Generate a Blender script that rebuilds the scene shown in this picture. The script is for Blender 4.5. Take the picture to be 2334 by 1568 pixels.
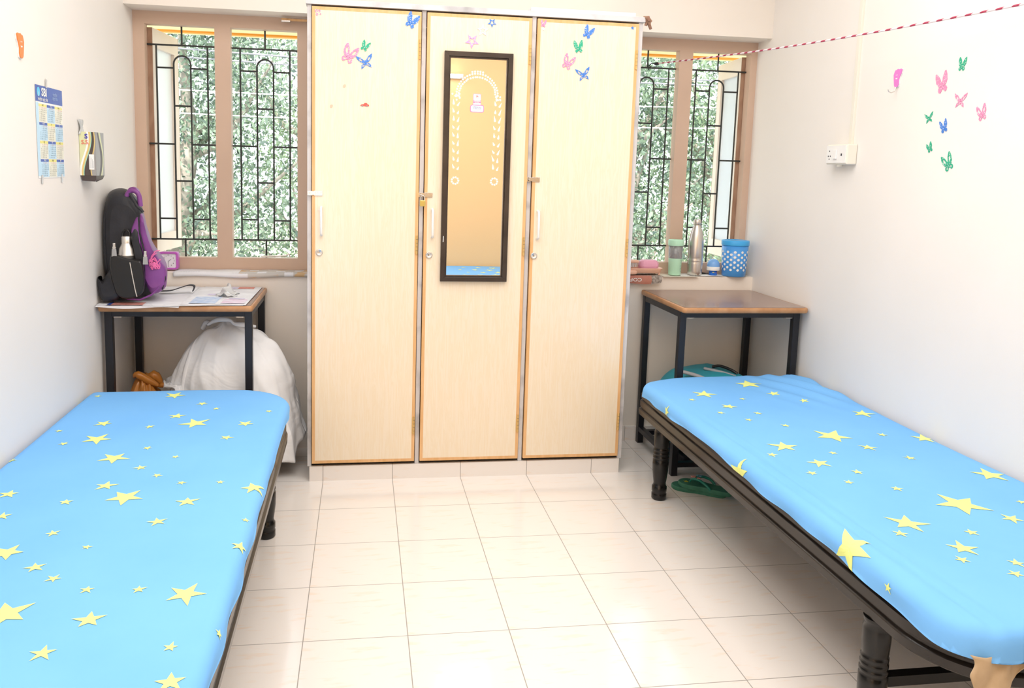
import bpy, math, random
from mathutils import Vector, Matrix
import numpy as np
random.seed(7)
for o in list(bpy.data.objects): bpy.data.objects.remove(o)
SC = bpy.context.scene
COL = SC.collection
PI = math.pi
# ---------------------------------------------------------------- camera
cam = bpy.data.cameras.new('camera'); camo = bpy.data.objects.new('camera', cam); COL.objects.link(camo)
R_ = Vector((0.989397, -0.1427827, 0.02658335)); U_ = Vector((-0.00810279, 0.12848374, 0.99167851)); F_ = Vector((0.14501006, 0.98137915, -0.12596448))
camo.matrix_world = Matrix(((R_.x, U_.x, -F_.x, 0.1566), (R_.y, U_.y, -F_.y, -3.368), (R_.z, U_.z, -F_.z, 1.3462), (0, 0, 0, 1)))
cam.sensor_width = 36.0; cam.lens = 36.0*1810.6/2334
cam.shift_x = (1167-1088.54)/2334; cam.shift_y = (622.63-784)/2334
cam.clip_start = .02; cam.clip_end = 200
SC.camera = camo
# ---------------------------------------------------------------- sky, sun, lamps, exposure
SC.view_settings.view_transform = 'Standard'; SC.view_settings.look = 'None'
SC.view_settings.exposure = 0.0; SC.view_settings.gamma = 1.0
w = bpy.data.worlds.new('sky'); SC.world = w; w.use_nodes = True
bg = w.node_tree.nodes['Background']; bg.inputs[0].default_value = (0.86, 0.93, 1.0, 1); bg.inputs[1].default_value = 2.3
def lamp(name, kind, loc, energy, color=(1, 1, 1), size=1, size_y=None, rot=(0, 0, 0), target=None):
    l = bpy.data.lights.new(name, kind); l.energy = energy; l.color = color
    if kind == 'AREA':
        l.size = size
        if size_y: l.shape = 'RECTANGLE'; l.size_y = size_y
    if kind == 'SUN': l.angle = size
    o = bpy.data.objects.new(name, l); COL.objects.link(o); o.location = loc
    o.rotation_euler = Vector(target).to_track_quat('-Z', 'Y').to_euler() if target else rot
    return o
lamp('sun', 'SUN', (0, -3, 8), 7.0, (1, .96, .88), math.radians(1.5), target=(.35, .62, -.75))
lamp('ceiling_light_bounce', 'AREA', (.62, -1.75, 2.70), 68, (1, .975, .945), 2.3, 2.8)
lamp('front_fill_light', 'AREA', (-.30, -3.66, 1.25), 8, (1, .98, .96), .9, 1.7, target=(.12, 1, -.05))  # added soft fill from behind the camera; the wall there has no opening
# ---------------------------------------------------------------- materials
def mat(name, col, rough=.5, metal=0, spec=.5, coat=0, trans=0, emit=None, es=0, alpha=1, ior=1.45):
    m = bpy.data.materials.new(name); m.use_nodes = True
    b = m.node_tree.nodes['Principled BSDF']; i = b.inputs
    i['Base Color'].default_value = (*col, 1); i['Roughness'].default_value = rough; i['Metallic'].default_value = metal
    i['Specular IOR Level'].default_value = spec; i['Coat Weight'].default_value = coat; i['Coat Roughness'].default_value = .1
    i['Transmission Weight'].default_value = trans; i['IOR'].default_value = ior; i['Alpha'].default_value = alpha
    if emit: i['Emission Color'].default_value = (*emit, 1); i['Emission Strength'].default_value = es
    return m
def nodes(m): return m.node_tree.nodes, m.node_tree.links, m.node_tree.nodes['Principled BSDF']
def coords(m, scale=(1, 1, 1), rot=(0, 0, 0), kind='Object'):
    n, l, b = nodes(m); tc = n.new('ShaderNodeTexCoord'); mp = n.new('ShaderNodeMapping')
    mp.inputs['Scale'].default_value = scale; mp.inputs['Rotation'].default_value = rot
    l.new(tc.outputs[kind], mp.inputs[0]); return mp.outputs[0]
def noise(m, vec, scale=5, detail=4, rough=.5, dist=0):
    n, l, b = nodes(m); t = n.new('ShaderNodeTexNoise'); l.new(vec, t.inputs['Vector'])
    t.inputs['Scale'].default_value = scale; t.inputs['Detail'].default_value = detail; t.inputs['Roughness'].default_value = rough
    t.inputs['Distortion'].default_value = dist; return t.outputs[0]
def ramp(m, fac, stops):
    n, l, b = nodes(m); r = n.new('ShaderNodeValToRGB'); l.new(fac, r.inputs[0]); e = r.color_ramp.elements
    while len(e) < len(stops): e.new(.5)
    for k, (p, c) in enumerate(stops): e[k].position = p; e[k].color = (*c, 1) if len(c) == 3 else c
    return r.outputs[0]
def mixc(m, fac, a, b_):
    n, l, b = nodes(m); x = n.new('ShaderNodeMix'); x.data_type = 'RGBA'
    if hasattr(fac, 'links'): l.new(fac, x.inputs[0])
    else: x.inputs[0].default_value = fac
    for k, v in ((6, a), (7, b_)):
        if hasattr(v, 'links'): l.new(v, x.inputs[k])
        else: x.inputs[k].default_value = (*v, 1)
    return x.outputs[2]
def setc(m, out): n, l, b = nodes(m); l.new(out, b.inputs['Base Color'])
def bump(m, fac, strength=.2, dist=.01):
    n, l, b = nodes(m); bp = n.new('ShaderNodeBump'); bp.inputs['Strength'].default_value = strength; bp.inputs['Distance'].default_value = dist
    l.new(fac, bp.inputs['Height']); l.new(bp.outputs[0], b.inputs['Normal'])
def math_(m, op, a, b_=None):
    n, l, _ = nodes(m); x = n.new('ShaderNodeMath'); x.operation = op
    for k, v in ((0, a), (1, b_)):
        if v is None: continue
        if hasattr(v, 'links'): l.new(v, x.inputs[k])
        else: x.inputs[k].default_value = v
    return x.outputs[0]
def mottled(name, c1, c2, scale=6, rough=.5, bs=0, lo=.35, hi=.65, stretch=(1, 1, 1), **k):
    m = mat(name, c1, rough, **k); v = coords(m, stretch); f = noise(m, v, scale, 6)
    setc(m, ramp(m, f, [(lo, c1), (hi, c2)]))
    if bs: bump(m, f, bs, .004)
    return m
WALL = mottled('wall_paint', (.855, .815, .765), (.875, .835, .79), 2.2, .55)
WALLB = mottled('wall_paint_cream', (.865, .80, .72), (.885, .82, .745), 2.2, .55)
ORANGE_WALL = mat('peach_wall_paint', (.92, .60, .30), .5)
CEIL = mat('ceiling_paint', (.88, .86, .83), .7)
WFRAME = mottled('tan_window_paint', (.60, .43, .325), (.635, .46, .35), 3, .42)
GRILLE = mat('black_grille_paint', (.028, .032, .03), .4)
SHUT = mottled('cream_shutter_paint', (.80, .70, .60), (.84, .76, .68), 5, .4)
SHUTB = mottled('brown_timber_edge', (.33, .19, .12), (.42, .26, .17), 12, .6, stretch=(4, 4, 1))
FROST = mat('frosted_glass', (.86, .93, 1.0), .35, trans=.35)
YEL = mat('yellow_awning_paint', (.95, .80, .42), .5)
ORG = mat('orange_awning_lip', (.85, .36, .05), .5)
LAM = mat('maple_laminate', (.88, .75, .52), .24, coat=.25)
v = coords(LAM, (9, 9, .55)); f = noise(LAM, v, 7, 5, .6, 1.2)
setc(LAM, ramp(LAM, f, [(.42, (.875, .76, .60)), (.52, (.855, .72, .53)), (.60, (.875, .76, .595))]))
EDGE = mottled('orange_wood_edging', (.72, .41, .17), (.80, .48, .23), 9, .35, stretch=(6, 6, 1))
MARB = mottled('grey_marble', (.64, .63, .64), (.30, .29, .30), 9, .3, lo=.5, hi=.8)
GAP = mat('dark_gap', (.03, .025, .02), .8)
STEEL = mat('brushed_steel', (.70, .67, .63), .33, 1)
CHROME = mat('chrome', (.62, .61, .60), .22, 1)
BRASS = mat('brass', (.62, .50, .16), .3, .8)
HINGE = mat('brass_painted_hinge', (.70, .45, .17), .35, .3)
WPLAST = mat('white_plastic', (.88, .87, .85), .3)
CREAM = mat('cream_plastic', (.84, .80, .70), .35)
MIRROR = mat('mirror_glass', (.96, .96, .95), .01, 1)
DKWOOD = mottled('dark_brown_frame', (.035, .024, .018), (.06, .042, .032), 8, .3, stretch=(1, 1, 1))
PLASTIC_BED = mottled('bed_frame_plastic', (.014, .011, .009), (.022, .017, .014), 7, .22)
PLASTIC_LEG = mat('bed_leg_black', (.006, .006, .006), .2)
BLACKM = mat('black_steel_paint', (.012, .012, .016), .38)
LIP = mottled('timber_lipping', (.44, .21, .085), (.53, .28, .13), 14, .35, stretch=(2, 2, 2))
TOP = mottled('brown_desk_laminate', (.25, .155, .12), (.29, .185, .145), 30, .27, stretch=(1, 1, 1), coat=.3)
SHEET = mottled('blue_cotton', (.185, .475, .91), (.20, .50, .925), 4, .75, spec=.2)
n_, l_, b_ = nodes(SHEET); bump(SHEET, noise(SHEET, coords(SHEET), 7, 3), .25, .012)
STAR = mat('yellow_print', (.80, .87, .30), .75, spec=.2)
MATT = mat('mattress_gap_shade', (.06, .05, .045), .9)  # gap shade under the hem put into the mattress and deck colour
BROWNCL = mottled('brown_rag_cloth', (.50, .36, .22), (.60, .45, .29), 20, .9)
WCLOTH = mottled('white_cotton_cloth', (.80, .80, .81), (.85, .85, .86), 7, .9)
bump(WCLOTH, noise(WCLOTH, coords(WCLOTH), 5, 3, .5, 1.5), .55, .03)
BAGBLK = mottled('black_nylon', (.012, .012, .016), (.022, .022, .028), 14, .5)
bump(BAGBLK, noise(BAGBLK, coords(BAGBLK), 18, 4), .3, .008)
BAGSHN = mat('black_shiny_nylon', (.012, .011, .011), .3)
PURP = mottled('purple_nylon', (.19, .045, .22), (.25, .07, .29), 9, .38)
PINK = mat('pink_print', (.80, .16, .38), .45)
TEAL = mottled('teal_nylon', (.03, .36, .46), (.05, .43, .53), 9, .5)
GREYTRIM = mat('grey_piping', (.45, .45, .47), .5)
ORBAG = mat('orange_polythene', (.62, .24, .045), .18, trans=.25)
MINT = mat('mint_plastic', (.50, .83, .62), .3)
CLEAR = mat('clear_plastic', (.80, .80, .83), .08, trans=.75)
BLUEP = mat('blue_translucent_plastic', (.09, .40, .95), .12, trans=.18)
BLUEL = mat('blue_lid', (.06, .42, .86), .3)
NAVY = mat('indigo_packet', (.06, .05, .42), .3)
LBLUE = mat('light_blue_plastic', (.20, .44, .86), .22)
WHITE = mat('white_print', (.90, .90, .88), .5)
PPINK = mat('pink_plastic', (.83, .40, .55), .3)
PEACH = mat('peach_plastic', (.86, .52, .38), .35)
BRISTLE = mat('white_bristle', (.85, .85, .85), .6)
MAG = mat('magenta_plastic', (.55, .13, .55), .3)
FACE = mat('clock_face', (.88, .84, .92), .4)
INK = mat('black_ink', (.02, .02, .03), .6)
GINK = mat('grey_ink', (.30, .30, .33), .6)
RINK = mat('red_ink', (.75, .12, .09), .6)
CALB = mat('calendar_blue', (.045, .10, .42), .25)
CALL = mat('calendar_pale_blue', (.52, .74, .90), .25)
CALY = mat('calendar_yellow', (.82, .75, .22), .25)
CALC = mat('calendar_cream', (.82, .81, .68), .25)
CYAN = mat('cyan_print', (.10, .55, .85), .3)
FOOTO = mat('orange_plastic', (.90, .24, .05), .3)
FOOTP = mat('pink_hook_plastic', (.78, .22, .62), .3)
YGRN = mat('pale_lime_print', (.70, .72, .42), .35)
GOLD = mat('gold_print', (.72, .55, .22), .35)
GREYP = mat('grey_print', (.36, .35, .34), .35)
DKP = mat('dark_brown_print', (.08, .06, .055), .35)
AQUA = mat('aqua_print', (.35, .72, .55), .35)
SLIP = mottled('green_rubber', (.03, .16, .10), (.06, .23, .15), 20, .6)
STRAP = mat('teal_rubber', (.02, .22, .17), .35)
PNKR = mat('pink_rubber', (.80, .35, .30), .5)
YELR = mat('yellow_rubber', (.55, .52, .05), .5)
BLUR = mat('blue_rubber', (.15, .35, .45), .5)
RUST = mottled('coffee_mat_red', (.42, .13, .09), (.52, .22, .16), 9, .5)
SPECK = mottled('speckled_grey_mat', (.50, .46, .42), (.22, .19, .17), 90, .6)
CLR = mat('clear_tape', (.85, .86, .86), .12, trans=.4)
FOAM = mat('white_thermocol', (.92, .92, .92), .6)
BROWN = mottled('brown_knotted_rag', (.25, .12, .08), (.40, .26, .17), 18, .8)
def glitter(name, c):
    m = mat(name, c, .35); vo = nodes(m)[0].new('ShaderNodeTexVoronoi'); vo.inputs['Scale'].default_value = 420
    nodes(m)[1].new(coords(m), vo.inputs['Vector'])
    setc(m, mixc(m, math_(m, 'GREATER_THAN', math_(m, 'MULTIPLY', vo.outputs['Color'], 1.0), .78), c, tuple(min(1, x*.5+.5) for x in c))); return m
GBLU = glitter('blue_glitter', (.06, .22, .66)); GGRN = glitter('green_glitter', (.03, .42, .25)); GPNK = glitter('pink_glitter', (.78, .28, .47)); GWHT = glitter('white_glitter', (.88, .87, .90)); GLIL = glitter('lilac_glitter', (.70, .36, .64))
LACE = mat('white_decal', (.95, .95, .95), .4)
# floor tile: 30 cm cream tiles, the same peach veins printed on each, thin grey joints
def tile_mat(name, vert=False):
    m = mat(name, (.85, .78, .72), .14, coat=.2); n, l, b = nodes(m)
    tc = n.new('ShaderNodeTexCoord'); sp = n.new('ShaderNodeSeparateXYZ'); geo = n.new('ShaderNodeNewGeometry'); l.new(geo.outputs['Position'], sp.inputs[0])
    def fr(o): return math_(m, 'FRACT', math_(m, 'ADD', math_(m, 'DIVIDE', o, .3), 20.0))
    fx = fr(sp.outputs[0]); fy = fr(sp.outputs[2 if vert else 1])
    def edge(f_): return math_(m, 'MINIMUM', f_, math_(m, 'SUBTRACT', 1.0, f_))
    e = edge(fx) if vert else math_(m, 'MINIMUM', edge(fx), edge(fy))
    line = math_(m, 'LESS_THAN', e, .0045)
    cb = n.new('ShaderNodeCombineXYZ'); l.new(fx, cb.inputs[0]); l.new(fy, cb.inputs[1])
    mp = n.new('ShaderNodeMapping'); l.new(cb.outputs[0], mp.inputs[0]); mp.inputs['Rotation'].default_value = (0, 0, math.radians(-158)); mp.inputs['Scale'].default_value = (1.3, 6.5, 1)
    f1 = noise(m, mp.outputs[0], 2.0, 5, .55)
    veins = ramp(m, f1, [(.56, (.87, .815, .77)), (.66, (.87, .71, .58))])
    f2 = noise(m, geo.outputs['Position'], 1.3, 2)
    c = mixc(m, f2, veins, (.87, .82, .775))
    setc(m, mixc(m, line, c, (.36, .33, .30)))
    r = n.new('ShaderNodeMath'); r.operation = 'MULTIPLY_ADD'; l.new(line, r.inputs[0]); r.inputs[1].default_value = .5; r.inputs[2].default_value = .13; l.new(r.outputs[0], b.inputs['Roughness'])
    return m
TILE = tile_mat('floor_tile'); TILEV = tile_mat('skirting_tile', True)
# newsprint: rows of tiny grey text broken into columns, with pale photo blocks
def news(name, tint=(.78, .79, .82)):
    m = mat(name, tint, .6); n, l, b = nodes(m); v = coords(m)
    br = n.new('ShaderNodeTexBrick'); l.new(v, br.inputs[0]); br.inputs['Scale'].default_value = 1; br.inputs['Brick Width'].default_value = .011; br.inputs['Row Height'].default_value = .0042
    br.inputs['Mortar Size'].default_value = .0012; br.inputs['Color1'].default_value = (.55, .55, .58, 1); br.inputs['Color2'].default_value = (.66, .66, .69, 1); br.inputs['Mortar'].default_value = (*tint, 1)
    f = noise(m, v, 9, 1); mask = ramp(m, f, [(.47, (0, 0, 0)), (.5, (1, 1, 1))])
    setc(m, mixc(m, mask, tint, br.outputs[0])); return m
NEWS = news('newsprint'); NEWSY = mottled('colour_newsprint', (.62, .42, .22), (.55, .53, .50), 14, .6, lo=.45, hi=.5)
NB = mottled('news_blue_photo', (.36, .50, .72), (.62, .68, .80), 40, .6); NR = mottled('news_red_headline', (.62, .20, .16), (.72, .38, .33), 60, .6); NP = mottled('news_pink_photo', (.68, .48, .62), (.72, .70, .78), 30, .6); NV = mottled('news_violet_photo', (.56, .48, .70), (.72, .70, .80), 60, .6)
def leafmat(name, a, b2):
    m = bpy.data.materials.new(name); m.use_nodes = True; n = m.node_tree.nodes; l = m.node_tree.links; n.clear()
    o = n.new('ShaderNodeOutputMaterial'); d = n.new('ShaderNodeBsdfDiffuse'); t = n.new('ShaderNodeBsdfTranslucent'); x = n.new('ShaderNodeMixShader'); g = n.new('ShaderNodeBsdfGlossy'); y = n.new('ShaderNodeMixShader')
    geo = n.new('ShaderNodeNewGeometry'); r = n.new('ShaderNodeValToRGB'); l.new(geo.outputs['Random Per Island'], r.inputs[0])
    r.color_ramp.elements[0].color = (*a, 1); r.color_ramp.elements[1].color = (*b2, 1)
    l.new(r.outputs[0], d.inputs[0]); l.new(r.outputs[0], t.inputs[0]); x.inputs[0].default_value = .3; g.inputs['Roughness'].default_value = .35; y.inputs[0].default_value = .12
    l.new(d.outputs[0], x.inputs[1]); l.new(t.outputs[0], x.inputs[2]); l.new(x.outputs[0], y.inputs[1]); l.new(g.outputs[0], y.inputs[2]); l.new(y.outputs[0], o.inputs[0]); return m
LEAF = leafmat('leaf', (.06, .12, .06), (.50, .66, .38)); LEAF2 = leafmat('leaf_grey_green', (.05, .10, .07), (.42, .56, .38))
BARK = mottled('bark', (.36, .31, .26), (.50, .45, .38), 12, .8)
GROUND = mottled('ground_outside', (.45, .42, .34), (.55, .52, .44), 3, .9)
# ---------------------------------------------------------------- mesh helpers
_txt = {}
def text_mesh(s, size, bold=0, align='CENTER'):
    k = (s, bold, align)
    if k not in _txt:
        c = bpy.data.curves.new('t', 'FONT'); c.body = s; c.size = 1; c.align_x = align; c.align_y = 'CENTER'; c.offset = bold; c.resolution_u = 3
        o = bpy.data.objects.new('t', c); COL.objects.link(o); bpy.context.view_layer.update()
        me = bpy.data.meshes.new_from_object(o.evaluated_get(bpy.context.evaluated_depsgraph_get()))
        _txt[k] = ([tuple(v.co) for v in me.vertices], [tuple(p.vertices) for p in me.polygons])
        bpy.data.objects.remove(o); bpy.data.meshes.remove(me); bpy.data.curves.remove(c)
    vs, fs = _txt[k]
    return [(x*size, y*size) for x, y, z in vs], fs
class MB:
    def __init__(s): s.v = []; s.f = []; s.m = []; s.s = []; s.M = None
    def add(s, vs, fs, mi=0, sm=False):
        b = len(s.v)
        s.v += [tuple(s.M @ Vector(p)) for p in vs] if s.M else [tuple(p) for p in vs]
        s.f += [tuple(i+b for i in f) for f in fs]; s.m += [mi]*len(fs); s.s += [sm]*len(fs); return s
    def box(s, x0, x1, y0, y1, z0, z1, mi=0):
        return s.add([(x, y, z) for x in (x0, x1) for y in (y0, y1) for z in (z0, z1)], [(0, 1, 3, 2), (4, 6, 7, 5), (0, 4, 5, 1), (2, 3, 7, 6), (0, 2, 6, 4), (1, 5, 7, 3)], mi)
    def hexa(s, p, mi=0):   # 8 points: bottom ring then top ring
        return s.add(p, [(3, 2, 1, 0), (4, 5, 6, 7), (0, 1, 5, 4), (1, 2, 6, 5), (2, 3, 7, 6), (3, 0, 4, 7)], mi)
    def bar(s, a, b, w, h=None, mi=0, up=(0, 0, 1)):
        h = h or w; a = Vector(a); b = Vector(b); d = (b-a).normalized(); u = Vector(up)
        if abs(d.dot(u)) > .98: u = Vector((1, 0, 0))
        sd = d.cross(u).normalized(); u = sd.cross(d)
        q = [(-1, -1), (1, -1), (1, 1), (-1, 1)]
        return s.hexa([a+sd*x*w/2+u*y*h/2 for x, y in q]+[b+sd*x*w/2+u*y*h/2 for x, y in q], mi)
    def tube(s, pts, r, n=8, mi=0, closed=False, caps=True):
        pts = [Vector(p) for p in pts]; N = len(pts); rr = r if hasattr(r, '__len__') else [r]*N
        vs = []; u = None
        for k, p in enumerate(pts):
            d = (pts[(k+1) % N]-pts[k-1]) if closed else (pts[min(k+1, N-1)]-pts[max(k-1, 0)])
            d.normalize()
            if u is None: u = d.orthogonal().normalized()
            u = (u-d*u.dot(d)).normalized(); w_ = d.cross(u)
            vs += [p+(u*math.cos(2*PI*j/n)+w_*math.sin(2*PI*j/n))*rr[k] for j in range(n)]
        fs = []
        for k in range(N if closed else N-1):
            a = k*n; b = ((k+1) % N)*n
            fs += [(a+j, a+(j+1) % n, b+(j+1) % n, b+j) for j in range(n)]
        s.add(vs, fs, mi, True)
        if caps and not closed:
            s.add(vs[:n], [tuple(range(n))[::-1]], mi); s.add(vs[-n:], [tuple(range(n))], mi)
        return s
    def cyl(s, a, b, r, r2=None, n=20, mi=0): return s.tube([a, b], [r, r if r2 is None else r2], n, mi)
    def lathe(s, prof, c=(0, 0, 0), n=28, mi=0, axis='Z', sx=1, sy=1, flute=None):
        vs = []
        for r, z in prof:
            for j in range(n):
                t = 2*PI*j/n; q = r*(1+(flute(t, z) if flute else 0)); x, y = q*math.cos(t)*sx, q*math.sin(t)*sy
                vs.append({'Z': (c[0]+x, c[1]+y, c[2]+z), 'Y': (c[0]+x, c[1]+z, c[2]+y), 'X': (c[0]+z, c[1]+x, c[2]+y)}[axis])
        fs = [(a*n+j, a*n+(j+1) % n, (a+1)*n+(j+1) % n, (a+1)*n+j) for a in range(len(prof)-1) for j in range(n)]
        s.add(vs, fs, mi, True)
        for a, rev in ((0, True), (len(prof)-1, False)):
            if prof[a][0] > 1e-4: s.add(vs[a*n:(a+1)*n], [tuple(range(n))[::-1] if rev else tuple(range(n))], mi)
        return s
    def plate(s, pts, o, ux, uy, d, mi=0, side=None):   # flat outline given in the (ux, uy) plane at o, thickness d along ux x uy
        o, ux, uy = Vector(o), Vector(ux), Vector(uy); nn = ux.cross(uy).normalized()*d; n = len(pts)
        a = [o+ux*x+uy*y for x, y in pts]; b = [p+nn for p in a]
        s.add(a+b, [tuple(range(n))[::-1], tuple(range(n, 2*n))], mi)
        return s.add(a+b, [(j, (j+1) % n, n+(j+1) % n, n+j) for j in range(n)], mi if side is None else side)
    def ring(s, outer, inner, o, ux, uy, d, mi=0):
        o, ux, uy = Vector(o), Vector(ux), Vector(uy); nn = ux.cross(uy).normalized()*d; n = len(outer)
        P = [o+ux*x+uy*y for x, y in outer]+[o+ux*x+uy*y for x, y in inner]; P += [p+nn for p in P]
        f = []
        for j in range(n):
            k = (j+1) % n
            f += [(2*n+j, 2*n+k, 3*n+k, 3*n+j), (j, k, 2*n+k, 2*n+j), (n+k, n+j, 3*n+j, 3*n+k), (k, j, n+j, n+k)]
        return s.add(P, f, mi)
    def text(s, t, size, o, ux, uy, mi=0, bold=0, align='CENTER', d=.0003):
        vs, fs = text_mesh(t, size, bold, align); o, ux, uy = Vector(o), Vector(ux), Vector(uy); nn = ux.cross(uy).normalized()*d
        return s.add([o+ux*x+uy*y+nn for x, y in vs], fs, mi)
    def grid(s, nu, nv, fn, mi=0, sm=True, keep=None):
        vs = [fn(i/nu, j/nv) for i in range(nu+1) for j in range(nv+1)]
        fs = [(i*(nv+1)+j, (i+1)*(nv+1)+j, (i+1)*(nv+1)+j+1, i*(nv+1)+j+1) for i in range(nu) for j in range(nv)]
        return s.add(vs, fs, mi, sm)
    def blob(s, c, r, mi=0, nu=24, nv=14, fn=None, e=1.0):   # rounded closed body, e<1 gives boxier
        def g(x): return math.copysign(abs(x)**e, x)
        vs = []; 
        for i in range(nv+1):
            ph = -PI/2+PI*i/nv
            for j in range(nu):
                t = 2*PI*j/nu; p = Vector((g(math.cos(ph))*g(math.cos(t)), g(math.cos(ph))*g(math.sin(t)), g(math.sin(ph))))
                if fn: p = fn(p)
                vs.append((c[0]+p[0]*r[0], c[1]+p[1]*r[1], c[2]+p[2]*r[2]))
        fs = [(i*nu+j, i*nu+(j+1) % nu, (i+1)*nu+(j+1) % nu, (i+1)*nu+j) for i in range(nv) for j in range(nu)]
        return s.add(vs, fs, mi, True)
    def build(s, name, mats, parent=None, bevel=0, seg=2, solid=0, sub=0, label=None, kind=None, cat=None, group=None):
        a = np.array([tuple(p) for p in s.v]); lo = a.min(0); hi = a.max(0)
        base = Vector(((lo[0]+hi[0])/2, (lo[1]+hi[1])/2, lo[2])) if parent is None or not isinstance(parent, bpy.types.Object) or True else None
        me = bpy.data.meshes.new(name); me.from_pydata([tuple(Vector(p)-base) for p in s.v], [], s.f)
        for m in (mats if isinstance(mats, (list, tuple)) else [mats]): me.materials.append(m)
        me.polygons.foreach_set('material_index', s.m); me.polygons.foreach_set('use_smooth', s.s); me.validate(); me.update()
        o = bpy.data.objects.new(name, me); COL.objects.link(o)
        o['wx'], o['wy'], o['wz'] = base
        if parent is not None:
            o.parent = parent; o.location = base-Vector((parent['wx'], parent['wy'], parent['wz']))
        else: o.location = base
        if bevel:
            b = o.modifiers.new('bevel', 'BEVEL'); b.width = bevel; b.segments = seg; b.limit_method = 'ANGLE'; b.angle_limit = math.radians(40)
        if solid: q = o.modifiers.new('thickness', 'SOLIDIFY'); q.thickness = solid; q.offset = 0
        if sub: q = o.modifiers.new('smooth', 'SUBSURF'); q.levels = sub; q.render_levels = sub
        return tag(o, label, cat, group, kind)
def tag(o, label=None, cat=None, group=None, kind=None):
    for k, v_ in (('label', label), ('category', cat), ('group', group), ('kind', kind)):
        if v_: o[k] = v_
    return o
def thing(name, loc, label, cat, group=None, kind=None):
    o = bpy.data.objects.new(name, None); COL.objects.link(o); o.location = loc; o.empty_display_size = .05
    o['wx'], o['wy'], o['wz'] = loc
    return tag(o, label, cat, group, kind)
def rrect(x0, x1, y0, y1, rad, n=8):     # rad: radii at (x1,y1),(x0,y1),(x0,y0),(x1,y0)
    if not hasattr(rad, '__len__'): rad = [rad]*4
    out = []
    for (cx, cy, a0), r in zip([(x1, y1, 0), (x0, y1, 90), (x0, y0, 180), (x1, y0, 270)], rad):
        sx = -1 if a0 in (0, 270) else 1; sy = -1 if a0 in (0, 90) else 1
        for k in range(n+1):
            t = math.radians(a0+90*k/n); out.append((cx+sx*r+r*math.cos(t), cy+sy*r+r*math.sin(t), math.cos(t), math.sin(t)))
    return out
X_, Y_, Z_ = Vector((1, 0, 0)), Vector((0, 1, 0)), Vector((0, 0, 1))
# ================================================================ ROOM
XL, XR = -.88, 2.145; YF, YW, YB = -3.76, .43, .66; ZC = 2.78
FY = .54    # room-side face of the window frames
MB().box(XL-.15, XR+.15, YF-.15, YB, -.12, 0).build('floor', TILE, kind='structure')
MB().box(XL-.15, XR+.15, YF-.15, YB, ZC, ZC+.12).build('ceiling', CEIL, kind='structure')
MB().box(XL-.15, XL, YF-.15, YB, 0, ZC).build('wall_left', WALL, kind='structure')
MB().box(XR, XR+.15, YF-.15, YB, 0, ZC).build('wall_right', WALL, kind='structure')
MB().box(XL, XR, YF-.15, YF, 0, ZC).build('wall_front', ORANGE_WALL, kind='structure')
m = MB(); m.box(XL, XR, YW, YB, 0, .85)                       # below the sills
m.box(XL, XR, .40, YB, 2.035, ZC)                             # lintel beam above the windows
m.box(-.04, 1.37, YW, YB, .85, 2.035)                         # pier behind the wardrobe
m.build('wall_back', WALLB, kind='structure')
MB().box(XL, XR, YW-.012, YW, 0, .075).build('baseboard_back', TILEV, kind='structure')
MB().box(XL, XL+.012, YF, YW-.012, 0, .075).build('baseboard_left', TILEV, kind='structure')
MB().box(XR-.012, XR, YF, YW-.012, 0, .075).build('baseboard_right', TILEV, kind='structure')
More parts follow.
